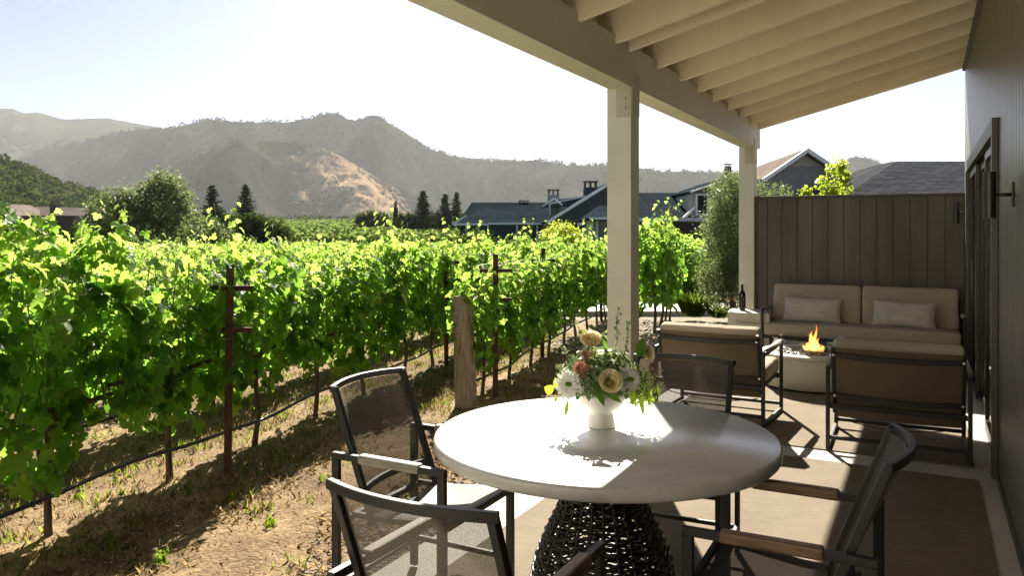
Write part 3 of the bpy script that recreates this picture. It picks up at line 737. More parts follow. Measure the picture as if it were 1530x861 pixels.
# sliding door
dr=MB(); T=.1
dr.b2((WX-.035,DY0-T,.01),(WX-.001,DY0,DZ+T)); dr.b2((WX-.035,DY1,.01),(WX-.001,DY1+T,DZ+T)); dr.b2((WX-.035,DY0,DZ),(WX-.001,DY1,DZ+T))
door=build('sliding_door',dr,M['doortrim'],hw,bevel=.003)
pf=MB(); npn=3; wd=(DY1-DY0)/npn
for i in range(npn):
    a=DY0+i*wd+.003; b_=a+wd-.006; xx=WX+.0+(.035 if i==1 else 0)
    for lo,hi in(((a),(a+.06)),((b_-.06),(b_))): pf.b2((xx,lo,.03),(xx+.03,hi,DZ-.004))
    pf.b2((xx,a+.0605,DZ-.07),(xx+.03,b_-.0605,DZ-.004)); pf.b2((xx,a+.0605,.03),(xx+.03,b_-.0605,.12))
build('panel_frame',pf,M['bronze'],door)
gl=MB()
for i in range(npn): 
    a=DY0+i*wd+.06; xx=WX+.014+(.035 if i==1 else 0); gl.b2((xx,a,.11),(xx+.004,a+wd-.12,DZ-.06))
build('pane',gl,M['glass'],door)
cu=MB()
def curtain(y0,y1,x,z0,z1):
    n=60; vs=[];fs=[]
    for i in range(n+1):
        yy=y0+(y1-y0)*i/n; dx=.012*math.sin(i*1.35)
        vs+= [(x+dx,yy,z0),(x+dx,yy,z1)]
    for i in range(n): fs.append((2*i,2*i+2,2*i+3,2*i+1))
    cu.add(vs,fs)
curtain(DY0+.07,DY0+1.14,WX+.04,.04,DZ-.03); curtain(DY0+1.3,DY0+1.9,WX+.1,.04,DZ-.03)
build('curtain',cu,mat('linen_curtain',(.7,.64,.52),.9),door,smooth=True)
hd=MB(); hd.b2((WX-.03,8.30,.95),(WX-.012,8.33,1.25)); build('handle',hd,M['bronze'],door)
# wall lamps
def lamp(yc,zc,lab):
    t=empty('wall_lamp',(WX,yc,zc),0,lab,'wall lamp','wall lamps')
    build('lamp_body',MB().lathe([(.024,-.118),(.030,-.118),(.030,.118),(.024,.118)],24,(-.105,0,0)),M['bronze'],t,smooth=True).modifiers.new('e','EDGE_SPLIT')
    build('arm',MB().tube([(-.08,0,0),(-.012,0,0)],.009,10),M['bronze'],t,smooth=True)
    build('back_plate',MB().box((-.006,0,0),(.010,.05,.125)),M['bronze'],t,bevel=.003)
lamp(4.68,1.727,'nearer black cylinder wall lamp on the siding beside the door')
lamp(9.78,1.73,'farther black cylinder wall lamp in the corner by the privacy fence')
# privacy fence
pf_=empty('privacy_fence',(0,10.12,0),0,'dark brown board privacy fence behind the sofa','fence')
mb=MB(); seams=[XI+.003,-1.755]+[-1.58+.1766*i for i in range(11)]+[WX-.015]
for a,b_ in zip(seams[:-1],seams[1:]): mb.b2((a+.003,0,.03),(b_-.003,.025,1.93))
build('board_panel',mb,M['dark_side'],pf_,bevel=.002)
build('backing',MB().b2((XI+.003,.027,.03),(WX-.004,.05,1.93)),M['cap'],pf_)
build('fence_cap',MB().b2((XI+.003,-.03,1.932),(WX-.004,.08,1.965)),M['cap'],pf_,bevel=.003)

# ------------------------------------------------------------------ rugs
o=build('rug',MB().b2((-1.935,-.6,.001),(.283,5.59,.009)),M['rug']); tag(o,'tan woven outdoor rug under the round dining table','rug')
o=build('rug',MB().b2((-1.935,5.87,.001),(.275,9.55,.009)),M['rug']); tag(o,'tan woven outdoor rug under the lounge chairs and fire pit','rug')
ZR=.009
# ------------------------------------------------------------------ dining table
TC=(-1.136,2.926)
t=empty('dining_table',(TC[0],TC[1],ZR),0,'round pale concrete-topped dining table on a dark woven base','table')
RT=.675; prof=[(RT-.02,.680),(RT-.006,.682),(RT-.001,.690),(RT,.700),(RT,.718),(RT-.003,.726),(RT-.010,.731)]
prof=[(0.01,.680)]+prof+[(0.01,.731)]
o=build('tabletop',MB().lathe(prof,128),M['tabletop'],t,smooth=True); o.modifiers.new('e','EDGE_SPLIT').split_angle=R(50)
def wr(z): # radius of woven base
    return float(np.interp(z,[0,.12,.25,.36,.43,.48,.54,.60,.678],[.312,.294,.262,.216,.180,.166,.184,.218,.245]))
mb=MB(); NR=26
for k in range(NR):
    a=2*PI*k/NR; mb.tube([(wr(z)*math.cos(a),wr(z)*math.sin(a),z) for z in np.linspace(.0,.678,16)],.0065,5)
z=.012; row=0
while z<.672:
    pts=[]
    for j in range(NR*4):
        a=2*PI*j/(NR*4)+.06*math.sin(row*1.7); rr=wr(z)+.006*math.cos(a*NR/2*1.0+(PI if row%2 else 0)); pts.append((rr*math.cos(a),rr*math.sin(a),z+.003*math.sin(j*2.7+row*1.9)+.0015*math.sin(j*.9)))
    mb.tube(pts,.0060 if row%5 else .0080,6,closed=True); z+=.0160+.003*math.sin(row*2.2); row+=1
build('woven_base',mb,M['wicker'],t,smooth=True)
build('under_plate',MB().lathe([(.01,.662),(.23,.662),(.23,.679),(.01,.679)],48),M['metal'],t)
# ------------------------------------------------------------------ dining chairs
def sheet(mb,f,nu,nv):
    o=len(mb.v)
    for j in range(nv+1):
        for i in range(nu+1): mb.v.append(tuple(f(i/nu,j/nv)))
    for j in range(nv):
        for i in range(nu):
            a=o+j*(nu+1)+i; mb.f.append((a,a+1,a+nu+2,a+nu+1))
def dining_chair(capmat):
    t=empty('dining_chair')
    HW=.268; ZA=.640; w=.026
    for sx in(-1,1):
        x=sx*HW
        build('leg',MB().bar((x,-.250,0),(x,-.250,ZA-.013),.022,.034,up=(0,1,0)),M['metal'],t,bevel=.003)
        build('leg',MB().bar((x,.250,0),(x,.250,ZA-.013),.022,.034,up=(0,1,0)),M['metal'],t,bevel=.003)
        a=build('armrest',MB().bar((x,-.267,ZA),(x,.267,ZA),.024,.026),M['metal'],t,bevel=.003)
        build('arm_cap',MB().bar((x,-.13,ZA+.003),(x,.155,ZA+.003),.040,.036),capmat,a,bevel=.008)
        build('stretcher',MB().bar((x,-.232,.13),(x,.232,.13),.018,.022),M['metal'],t,bevel=.002)
    sf=MB()
    sf.bar((-HW+.012,.232,.415),(HW-.012,.232,.415),.03,.024); sf.bar((-HW+.012,-.215,.385),(HW-.012,-.215,.385),.024,.024); sf.bar((-HW+.012,-.232,.13),(HW-.012,-.232,.13),.018,.02)
    for sx in(-1,1): sf.path([(sx*.228,-.20,.402),(sx*.228,-.02,.405),(sx*.228,.15,.425),(sx*.228,.262,.44)],.022,.022)
    sf.bar((-.228,.262,.44),(.228,.262,.44),.022,.022)
    build('seat_frame',sf,M['metal'],t,bevel=.003)
    def bk(z): # recline line: y at height z
        return float(np.interp(z,[.36,.42,.50,.70,.90],[-.10,-.11,-.14,-.215,-.292]))
    bf=MB()
    for sx in(-1,1): bf.path([(sx*(.232 if z<.8 else .232),bk(z),z) for z in(.37,.42,.5,.6,.7,.8,.9)],.024,.026,up=(0,1,0))
    def top(u,z=.895,d=.06): # bowed top rail
        x=(u*2-1)*.250; return (x,bk(z)-d*(1-(u*2-1)**2),z+.006*(1-(u*2-1)**2))
    bf.path([top(i/16) for i in range(17)],.020,.026)
    bf.path([top(i/16,.50,.045) for i in range(17)],.016,.028)
    build('back_frame',bf,M['metal'],t,bevel=.003)
    bs=MB(); sheet(bs,lambda u,v:((u*2-1)*.226,bk(.40+.485*v)-(.055*(.35+.65*v))*(1-(u*2-1)**2)+.004,.40+.485*v),12,14)
    build('back_sling',bs,M['sling'],t,smooth=True)
    ss=MB(); sheet(ss,lambda u,v:((u*2-1)*.222,-.10+.355*v,.402+.038*v-.02*(1-(u*2-1)**2)*math.sin(PI*v)**.5+.008),12,12)
    build('seat_sling',ss,M['slingseat'],t,smooth=True)
    return t
ch=dining_chair(M['woodgrey'])
tch=None
def setcap(root,m):
    for c in root.children:
        for g in c.children:
            if g.name.startswith('arm_cap'):
                g.data=g.data.copy(); g.data.materials[0]=m
# local +Y is the way the chair faces
def place(o,x,y,rz,l): o.location=(x,y,ZR); o.rotation_euler=(0,0,rz); tag(o,l,'chair','dining chairs round the table')
place(ch,-1.83,2.70,-PI/2,'charcoal sling dining chair left of the table, side-on with grey arm caps')
b=copy_tree(ch); place(b,-1.09,1.83,R(-1),'nearest charcoal sling dining chair, its curved back towards the camera'); setcap(b,M['wood'])
c=copy_tree(ch); place(c,-1.05,3.53,PI+R(3),'charcoal sling dining chair on the far side of the table behind the flowers'); setcap(c,M['woodgrey'])
d=copy_tree(ch); place(d,-.385,2.585,PI/2+R(1),'charcoal sling dining chair right of the table with teak arm caps'); setcap(d,M['wood'])
for g in d.children:
    if g.name.startswith('armrest') and g.location.x==0:
        pass
# ------------------------------------------------------------------ lounge chairs
def lounge(W,nb,sofa=False):
    """local +Y = facing; origin rear legs line, centre"""
    HW=W/2-.02; DP=.70; ZA=.545
    t=empty('sofa' if sofa else 'lounge_chair')
    for sx in(-1,1):
        x=sx*HW
        build('leg',MB().bar((x,0,0),(x,0,ZA+.01),.026,.040,up=(0,1,0)),M['metal'],t,bevel=.004)
        build('leg',MB().bar((x,DP,0),(x,DP,ZA+.03),.026,.040,up=(0,1,0)),M['metal'],t,bevel=.004)
        a=build('armrest',MB().bar((x,-.01,ZA+.02),(x,DP+.015,ZA+.045),.03,.03),M['metal'],t,bevel=.006)
        build('arm_cap',MB().tube([(x,.10,ZA+.027),(x,.35,ZA+.036),(x,.60,ZA+.045)],[.023,.026,.023],12),M['woodgrey'],a,smooth=True)
        build('floor_rail',MB().bar((x-sx*.0,.02,.02),(x,DP-.02,.02),.022,.03),M['metal'],t,bevel=.003)
    fr=MB()
    fr.bar((-HW+.013,0,.085),(HW-.013,0,.085),.026,.026); fr.bar((-HW+.013,DP,.06),(HW-.013,DP,.06),.026,.026)
    fr.bar((-HW+.013,DP-.03,.30),(HW-.013,DP-.03,.30),.03,.04); fr.bar((-HW+.013,.03,.30),(HW-.013,.03,.30),.03,.035)
    for sx in(-1,1): fr.bar((sx*(HW-.04),.03,.29),(sx*(HW-.04),DP-.03,.315),.026,.03)
    build('seat_frame',fr,M['metal'],t,bevel=.003)
    def bk(z): return float(np.interp(z,[.2,.30,.72],[.13,.10,-.035]))
    bf=MB(); hb=HW-.035
    for sx in(-1,1): bf.path([(sx*hb,bk(z),z) for z in(.24,.40,.55,.72)],.024,.030,up=(0,1,0))
    for z in(.37,.67): bf.path([((u*2-1)*hb,bk(z)-.02-.03*(1-(u*2-1)**2),z-.012*(1-(u*2-1)**2)) for u in np.linspace(0,1,15)],.018,.034)
    build('back_frame',bf,M['metal'],t,bevel=.003)
    bo=MB()
    for z in (.37,.67):
        for sx in(-1,1): bo.tube([(sx*(hb-.005),bk(z)-.02,z),(sx*(hb-.005),bk(z)-.036,z)],.008,8)
    build('bolt',bo,M['steel'],t)
    bs=MB(); sheet(bs,lambda u,v:((u*2-1)*(hb-.008),bk(.21+.51*v)-.004-.03*(1-(u*2-1)**2),.21+.51*v),14,10); build('back_sling',bs,M['slingback'],t,smooth=True)
    # sagging cord
    build('cord',MB().tube([((u*2-1)*(HW-.05),.06,.215-.05*(1-(u*2-1)**2)) for u in np.linspace(0,1,15)],.004,6),M['hose'],t,smooth=True)
    rot=Matrix.Rotation(R(-17),3,'X')
    for i in range(nb):
        cw=(W-.09)/nb; xc=-(W-.09)/2+cw*(i+.5)
        build('back_cushion',MB().cushion((xc,.105,.565 if not sofa else .615),(cw-.008,.105 if not sofa else .13,.42 if not sofa else .45),7,Matrix.Rotation(R(17),3,'X'),20,.1),M['cushion'],t,smooth=True)
    build('seat_cushion',MB().cushion((0,.44,.375),(W-.09,.60,.13),7,Matrix.Rotation(R(2),3,'X'),22,.08),M['cushion'],t,smooth=True)
    return t
lc=lounge(.905,1); lc.location=(-.18,5.90,ZR); lc.rotation_euler=(0,0,R(1)); tag(lc,'right taupe cushioned lounge chair seen from behind, by the house door','armchair','lounge chairs facing the fire pit')
l2=copy_tree(lc); l2.location=(-1.55,6.28,ZR); l2.rotation_euler=(0,0,R(-2)); tag(l2,'left taupe cushioned lounge chair seen from behind, beyond the dining table','armchair')
so=lounge(2.05,2,True); so.location=(-.66,9.97,ZR); so.rotation_euler=(0,0,PI); so.scale=(1,1,1.06); tag(so,'long taupe cushioned sofa with charcoal frame against the privacy fence','sofa')
def pillow(x,y,z,rz,lab):
    mb=MB(); n=24
    def f(u,v,s):
        a=(u*2-1); b=(v*2-1); th=.065*((1-a**4)*(1-b**4))**.6
        px_=a*.315*(1-.045*(1-b*b)); pz=b*.150*(1-.07*(1-a*a)*0+ .10*(a*a)-.10)
        return (px_,s*th,pz)
    for s in(1,-1): sheet(mb,lambda u,v,s=s:f(u,v,s),n,n)
    o=build('throw_pillow',mb,M['pillow'],smooth=True); o.location=(x,y,z); o.rotation_euler=(R(-18),R(1.5),rz); tag(o,lab,'pillow','woven pillows on the sofa')
pillow(-1.17,9.62,.615,R(2),'left woven oatmeal lumbar pillow leaning on the sofa')
pillow(-.22,9.61,.615,R(-2),'right woven oatmeal lumbar pillow leaning on the sofa')
# ------------------------------------------------------------------ fire pit
FP=(-1.02,8.22)
t=empty('fire_pit',(FP[0],FP[1],ZR),0,'round pale concrete fire pit with a glass wind guard','fire pit')
build('drum',MB().lathe([(.01,.02),(.445,.02),(.455,.03),(.455,.30),(.448,.306),(.01,.306)],96),M['concrete'],t,smooth=True).modifiers.new('e','EDGE_SPLIT').split_angle=R(50)
build('rim',MB().lathe([(.30,.300),(.462,.308),(.468,.314),(.468,.330),(.462,.337),(.31,.337),(.30,.33)],96,cap=False),M['concrete'],t,smooth=True)
build('foot_ring',MB().lathe([(.01,.0),(.42,.0),(.42,.02),(.01,.02)],64),M['bronze'],t)
build('burner_tray',MB().lathe([(.01,.310),(.305,.310),(.305,.322),(.01,.322)],48),M['bronze'],t)
build('wind_guard',MB().lathe([(.345,.338),(.345,.475),(.351,.475),(.351,.338)],64,cap=False),M['glass'],t,smooth=True)
n=260; a=RNG.uniform(0,6.28,n); rr=.29*np.sqrt(RNG.uniform(0,1,n)); o=pebbles('fire_stones',np.stack([rr*np.cos(a),rr*np.sin(a),np.full(n,.335)],1),.012,.022,M['lava'],'dark stones'); o.parent=t
for kx in('label','category','kind'): del o[kx]
o.name='fire_stone_layer'
fl=MB()
for (x,y,h,r_,s) in((0,0,.22,.034,1),(.035,.02,.15,.026,2),(-.035,.01,.13,.024,3),(.012,-.02,.29,.016,4),(.062,0,.09,.018,5),(-.015,.03,.19,.024,6),(-.06,-.01,.08,.014,7)):
    pts=[];rr=[]
    for i in range(14):
        q=i/13; pts.append((x+.022*math.sin(q*5+s)*q,y+.015*math.sin(q*6+s*2)*q,.325+h*q)); rr.append(max(.0006,1.25*r_*(math.sin(PI*min(1,q*1.0+.12))**.8)*(1-q)**.45))
    fl.tube(pts,rr,12)
o=build('flame',fl,M['flame'],smooth=True); o.scale=(1.2,1.2,1.0); o.location=(FP[0]+.03,FP[1],ZR); tag(o,'orange gas flame rising from the fire pit stones','flame')
# ------------------------------------------------------------------ side table, bottle, glasses
c0=at(1077,9.2); 
t=empty('side_table',(-1.845,9.50,0),R(6),'pale concrete cube side table left of the sofa','side table')
mb=MB(); S=.23; ZS=.585
mb.b2((-S,-S,0),(S,-S+.03,ZS-.14-.0)); mb.b2((-S,-S,ZS-.14),(-S+.10,-S+.03,ZS)); mb.b2((S-.10,-S,ZS-.14),(S,-S+.03,ZS)); mb.b2((-S+.10,-S,ZS-.07),(S-.10,-S+.03,ZS)); mb.b2((-S,-S+.03,0),(S,S,ZS-.0)); 
mb2=MB(); mb2.b2((-S,-S+.0301,0),(S,S,ZS)); mb2.b2((-S,-S,0),(S,-S+.03,ZS-.125)); mb2.b2((-S,-S,ZS-.125),(-S+.10,-S+.03,ZS-.07)); mb2.b2((S-.10,-S,ZS-.125),(S,-S+.03,ZS-.07)); mb2.b2((-S,-S,ZS-.07),(S,-S+.03,ZS))
build('table_body',mb2,M['concrete'],t)
bx,by=at(1109,9.38).xy
t=empty('wine_bottle',(bx,by,ZS+.001),0,'dark wine bottle with a black label standing on the side table','bottle')
build('bottle_glass',MB().lathe([(.01,0),(.036,0),(.0385,.006),(.0385,.185),(.034,.205),(.02,.228),(.0145,.24),(.0135,.29)],32),M['bottle'],t,smooth=True)
build('foil',MB().lathe([(.0142,.245),(.0145,.298),(.0155,.300),(.0155,.31),(.01,.311)],24),M['cork'],t,smooth=True)
build('bottle_label',MB().lathe([(.0389,.03),(.0389,.165)],32,cap=False),M['label'],t,smooth=True)
build('label_mark',MB().bar((-.016*0-.0,-.0396,.11),(0,-.0396,.14),.008,.001,up=(0,1,0)),M['gold'],t,rz=YAW+R(10))
def wglass(px,D,lab):
    x,y=at(px,D).xy; t=empty('wine_glass',(x,y,ZS+.001),0,lab,'wine glass','wine glasses on the side table')
    build('bowl',MB().lathe([(.003,.0),(.034,.001),(.034,.003),(.004,.006),(.0035,.085),(.012,.092),(.034,.115),(.041,.145),(.039,.18),(.034,.215),(.033,.215),(.038,.18),(.040,.145),(.033,.117),(.011,.095)],28,cap=False),M['glass'],t,smooth=True)
    build('wine',MB().lathe([(.008,.097),(.031,.118),(.036,.130),(.005,.130)],24),M['wine'],t,smooth=True)
wglass(1087,9.35,'left wine glass on the side table'); wglass(1099,9.42,'right wine glass beside the bottle')

# ------------------------------------------------------------------ vase and bouquet
VX,VY,_=at(898,3.22); ZTT=ZR+.731
prof=[(.01,0),(.059,0),(.060,.003),(.056,.012),(.050,.050),(.047,.062),(.055,.068),(.076,.082),(.093,.104),(.103,.132),(.106,.155),(.103,.155),(.102,.130),(.09,.104),(.07,.085),(.01,.08)]
vs_=build('vase',MB().lathe(prof,64),M['vase'],smooth=True,loc=(VX,VY,ZTT)); tag(vs_,'white ceramic footed bowl vase standing on the dining table','vase')
bq=empty('flower_bouquet',(VX,VY,ZTT),YAW,'mixed bouquet of white daisies, cream roses and greenery in the white vase','flowers')
# local frame: x = right seen from the camera, y = away, z = up
K=.00275
def bp(px,py,y=0): return Vector(((px-898)*K,y,(637-py)*K))
def petals(name,c,nrm,layers,m,lab=None):
    """layers: (count, radius, length, width, lift)"""
    nrm=Vector(nrm).normalized(); x=nrm.orthogonal().normalized(); y=nrm.cross(x); V=[];rn=[]
    for (cnt,r0,ln,w,lift,off) in layers:
        for i in range(cnt):
            a=2*PI*i/cnt+off+random.uniform(-.1,.1); d=x*math.cos(a)+y*math.sin(a); s=nrm.cross(d)
            l=ln*random.uniform(.85,1.1); b0=c+d*r0
            p=[b0, b0+d*l*.5+s*w/2+nrm*lift*.6, b0+d*l*.9+s*w*.3+nrm*lift*.9, b0+d*l+nrm*lift, b0+d*l*.9-s*w*.3+nrm*lift*.9, b0+d*l*.5-s*w/2+nrm*lift*.6]
            V+=[tuple(q) for q in p]; rn.append(random.random())
    return npmesh(name,np.array(V),6,m,rnd=rn,parent=bq)
def daisy(c,nrm,r_):
    o=petals('daisy',c,nrm,[(22,.010,r_,.016,-.006,0),(20,.008,r_*.85,.014,.006,.1),(16,.006,r_*.6,.012,.014,.2)],M['petalw'])
    n_=Vector(nrm).normalized(); q=MB().cushion(c+n_*.008,(.024,.024,.014),2,n=6); build('daisy_centre',q,M['limeleaf'],o,smooth=True)
daisy(bp(847,567,-.10),(-.35,-1,.25),.052); daisy(bp(935,560,-.10),(.35,-1,.3),.05)
def rose(c,nrm,s,m):
    nrm=Vector(nrm).normalized(); x=nrm.orthogonal().normalized(); y=nrm.cross(x); V=[];rn=[]
    for ring,(cnt,r_,h,open_) in enumerate(((3,.008,.030,.0),(4,.014,.034,.002),(5,.020,.034,.008),(5,.024,.031,.010),(6,.028,.026,.015))):
        for i in range(cnt):
            a0=2*PI*(i+ring*.4)/cnt; aw=2*PI/cnt*1.25
            for k in range(4):
                a=a0-aw/2+aw*k/4; b_=a+aw/4
                def P(ang,t,edge):
                    rr=(r_*(.55+.45*math.sin(min(1,t*1.3)*PI/2))+open_*t*t)*s; ee=h*s*(t-.06*edge*t)+.0012*ring; d=x*math.cos(ang)+y*math.sin(ang); return c+d*rr+nrm*(ee-.015*s)
                e0=abs(k-2)/2*1.2; e1=abs(k+1-2)/2*1.2
                for t0,t1 in((0,.5),(.5,1)):
                    V+=[tuple(P(a,t0,e0)),tuple(P(b_,t0,e1)),tuple(P(b_,t1,e1)),tuple(P(a,t1,e0))]; rn.append(.3+.7*random.random() if t1==1 else random.random()*.6)
    return npmesh('rose',np.array(V),4,m,rnd=rn,parent=bq,smooth=True)
rose(bp(882,508,-.02),(-.1,-.7,.9),1.05,M['petaly']); rose(bp(906,562,-.12),(.1,-1,.5),1.15,M['petaly']); rose(bp(963,526,-.02),(.6,-.7,.5),.9,M['petaly'])
petals('chrysanthemum',bp(866,545,-.09),(-.2,-1,.4),[(26,.004,.034,.006,.0,0),(22,.003,.030,.006,.014,.1),(18,.002,.024,.006,.022,.3)],M['petalr'])
petals('chrysanthemum',bp(875,528,-.06),(-.1,-.6,.9),[(26,.004,.028,.006,.0,0),(22,.003,.024,.006,.012,.1)],M['petalr'])
petals('chrysanthemum',bp(972,548,-.05),(.8,-.6,.3),[(26,.004,.030,.006,.0,0),(22,.003,.026,.006,.014,.1)],M['petalp'])
# soft filler foliage: many little leaves in a dome
n=4200; a=RNG.uniform(0,2*PI,n); el=RNG.uniform(-.15,1.4,n); rr=RNG.uniform(.45,1,n)
Pf=np.stack([.195*rr*np.cos(a)*np.cos(el),.14*rr*np.sin(a)*np.cos(el),.165+.155*rr*np.sin(el)],1)
V=quad_leaves(Pf,np.stack([np.cos(a),np.sin(a),RNG.normal(.3,.7,n)],1),RNG.uniform(.014,.040,n),RNG.uniform(0,6.28,n),.42)
npmesh('filler_foliage',V,4,M['fern'],rnd=RNG.uniform(0,1,n),parent=bq)
# small white blossoms
n=120; a=RNG.uniform(0,2*PI,n); el=RNG.uniform(.0,1.3,n); q_=RNG.uniform(.75,1.2,n); Pf=np.stack([.17*q_*np.cos(a)*np.cos(el),.14*q_*np.sin(a)*np.cos(el),.17+.14*q_*np.sin(el)],1); Pf=Pf[Pf[:,1]>-.085]; n=len(Pf)
V,rn=simple_leaves(Pf,Pf-np.array([[0,0,.1]])+RNG.normal(0,.02,(n,3)),RNG.uniform(.012,.022,n),RNG.uniform(0,6.28,n),RNG.uniform(0,1,n),1.0); npmesh('white_blossoms',V,6,M['petalw'],rnd=rn,parent=bq)
# rising sprigs
for (x0,y0,x1,y1) in((918,560,925,463),(905,560,905,497),(900,560,858,474),(930,560,942,478),(870,560,838,515),(940,560,962,500),(860,565,832,545),(885,560,868,492)):
    p0=bp(x0,y0,0); p1=bp(x1,y1,random.uniform(-.03,.05)); st=MB(); pts=[p0.lerp(p1,i/8)+Vector((.004*math.sin(i*1.7),0,0)) for i in range(9)]; st.tube(pts,[.0022-.0001*i for i in range(9)],5)
    sprig=build('sprig',st,M['stem'],bq,smooth=True)
    n=34; tt=RNG.uniform(.35,1,n); Pp=np.array([tuple(p0.lerp(p1,q)) for q in tt])+RNG.normal(0,.007,(n,3)); V=quad_leaves(Pp,RNG.normal(0,1,(n,3)),RNG.uniform(.012,.024,n),RNG.uniform(0,6.28,n),.5)
    npmesh('sprig_leaves',V,4,M['fern'],rnd=RNG.uniform(0,1,n),parent=sprig)
# big and hanging leaves
def bigleaf(a,b_,w,m,bend=.01,nrm=(0,-1,.4)):
    a=Vector(a);b_=Vector(b_); d=b_-a; nn=Vector(nrm); nn=(nn-d*nn.dot(d)/d.length_squared).normalized(); s=d.cross(nn).normalized(); k=9; V=[];Fc=[]
    for i in range(k+1):
        t_=i/k; ww=w/2*math.sin(PI*min(1,t_*.96+.04))**.8; c=a+d*t_+nn*bend*math.sin(PI*t_)
        V+=[tuple(c-s*ww+nn*ww*.25),tuple(c),tuple(c+s*ww+nn*ww*.25)]
    for i in range(k):
        q=3*i; Fc+=[(q,q+1,q+4,q+3),(q+1,q+2,q+5,q+4)]
    npmesh('leaf',np.array(V),4,m,rnd=[random.random()]*len(Fc),parent=bq,smooth=True,faces=np.array(Fc))
bigleaf(bp(882,562,-.115),bp(897,596,-.14),.030,M['bigleaf']); bigleaf(bp(895,575,-.115),bp(922,591,-.135),.026,M['bigleaf'])
bigleaf(bp(952,530,-.05),bp(957,502,-.06),.046,M['bigleaf']); bigleaf(bp(864,572,-.10),bp(858,590,-.11),.02,M['bigleaf'])
bigleaf(bp(824,582,-.06),bp(812,573,-.07),.042,M['limeleaf']); bigleaf(bp(846,590,-.10),bp(842,613,-.10),.015,M['limeleaf']); bigleaf(bp(832,578,-.05),bp(829,560,-.05),.03,M['limeleaf'])
bigleaf(bp(950,580,-.08),bp(955,612,-.10),.018,M['limeleaf']); bigleaf(bp(940,575,-.10),bp(938,596,-.12),.026,M['limeleaf']); bigleaf(bp(962,578,-.05),bp(966,598,-.06),.022,M['limeleaf']); bigleaf(bp(982,575,-.0),bp(985,594,0),.014,M['limeleaf']); bigleaf(bp(830,590,-.03),bp(829,598,-.04),.014,M['limeleaf']); bigleaf(bp(905,520,-.04),bp(897,503,-.03),.016,M['bigleaf']); bigleaf(bp(858,560,-.08),bp(850,582,-.1),.02,M['limeleaf'])
n=500; a=RNG.uniform(0,6.28,n); Pp=np.stack([RNG.normal(.16,.03,n),RNG.normal(-.04,.03,n),RNG.uniform(.10,.24,n)],1); V=quad_leaves(Pp,RNG.normal(0,1,(n,3)),RNG.uniform(.01,.024,n),a,.5); npmesh('trailing_foliage',V,4,M['limeleaf'],rnd=RNG.uniform(0,.6,n),parent=bq)

# ------------------------------------------------------------------ trees and shrubs
def crown_cloud(ells, nclump, per, cs, ls, m, asp=.5, upb=.3, rs=RNG):
    """ells: list of (cx,cy,cz,rx,ry,rz)"""
    vol=np.array([e[3]*e[4]*e[5] for e in ells]); vol=vol/vol.sum(); P=[]
    for e,v in zip(ells,vol):
        n=max(4,int(nclump*v)); d=rs.normal(0,1,(n,3)); d/=np.linalg.norm(d,axis=1,keepdims=True); r_=rs.uniform(.45,1.05,n)**.6
        P.append(np.array(e[:3])+d*r_[:,None]*np.array(e[3:6]))
    P=np.concatenate(P); n=len(P)
    br=np.clip(rs.normal(.5,.22,n),0,1)
    Q=np.repeat(P,per,axis=0)+rs.normal(0,cs,(n*per,3)); rn=np.clip(np.repeat(br,per)+rs.normal(0,.12,n*per),0,1)
    Nn=rs.normal(0,1,(n*per,3))+np.array([0,0,upb])
    V=quad_leaves(Q,Nn,rs.uniform(ls*.7,ls*1.3,n*per),rs.uniform(0,6.28,n*per),asp)
    return V,rn
def tree(name,loc,ells,trunks,nclump,per,cs,ls,m,lab,cat='tree',group=None,asp=.5,tr=.12):
    t=empty(name,loc,YAW,lab,cat,group)
    mb=MB()
    for (a,b_,r0,r1) in trunks:
        a=Vector(a);b_=Vector(b_); mid=a.lerp(b_,.5)+Vector((random.uniform(-.1,.1)*r0*8,0,0)); mb.tube([a,mid,b_],[r0,(r0+r1)/2,r1],9)
    build('trunk',mb,M['bark2'],t,smooth=True)
    V,rn=crown_cloud(ells,nclump,per,cs,ls,m,asp); npmesh('crown',V,4,m,rnd=rn,parent=t)
    return t
def base(px,D): p=at(px,D); return (p.x,p.y,gz(p.x,p.y))
def hpx(py,D,b): return zat(py,D)-b[2]
# big olive in the vineyard
b0=base(212,33)
tree('olive_tree',b0,[(-1.15,0,2.35,1.0,1.0,1.05),(.85,0,2.75,1.05,1.0,1.45),(-.1,.2,2.3,1.2,1.0,1.0),(1.7,0,2.05,.7,.8,.8),(-1.9,.1,1.95,.6,.7,.65),(.9,0,3.7,.55,.5,.55),(-.9,0,3.05,.55,.5,.5),(1.35,.1,3.1,.7,.6,.7)],
     [((0,0,-.1),(-.7,0,1.9),.14,.06),((.15,0,0),(.9,0,2.3),.13,.05),((-.1,0,.8),(.1,.1,2.2),.08,.04)],620,24,.16,.14,M['olive'],'large grey-green olive tree standing among the vineyard rows at left','tree')
b0=base(307,42); tree('bushy_tree',b0,[(0,0,1.6,.9,.9,.9),(.9,0,1.2,.8,.8,.7),(-.6,0,1.3,.6,.7,.7)],[((0,0,0),(0,0,1.5),.12,.05)],330,18,.13,.16,M['olive'],'small bushy olive-green tree right behind the large olive tree')
b0=base(128,45); tree('bushy_tree',b0,[(0,0,1.3,1.0,.9,.8),(-.9,0,1.0,.7,.8,.6)],[((0,0,0),(0,0,1.2),.12,.05)],260,18,.13,.16,M['dkleaf'],'small dark bush left of the large olive tree')
b0=base(385,60); tree('oak_tree',b0,[(-.6,0,2.0,1.4,1.2,1.1),(1.1,0,1.6,1.4,1.2,1.0),(2.2,0,1.1,.9,1.0,.7),(-1.6,0,1.3,.9,.9,.9),(.2,0,2.5,.7,.7,.5)],[((0,0,0),(-.3,0,1.8),.16,.07),((.4,0,0),(1.1,0,1.5),.13,.06)],520,18,.2,.24,M['dkleaf'],'dark spreading oak at the edge of the far vineyard')
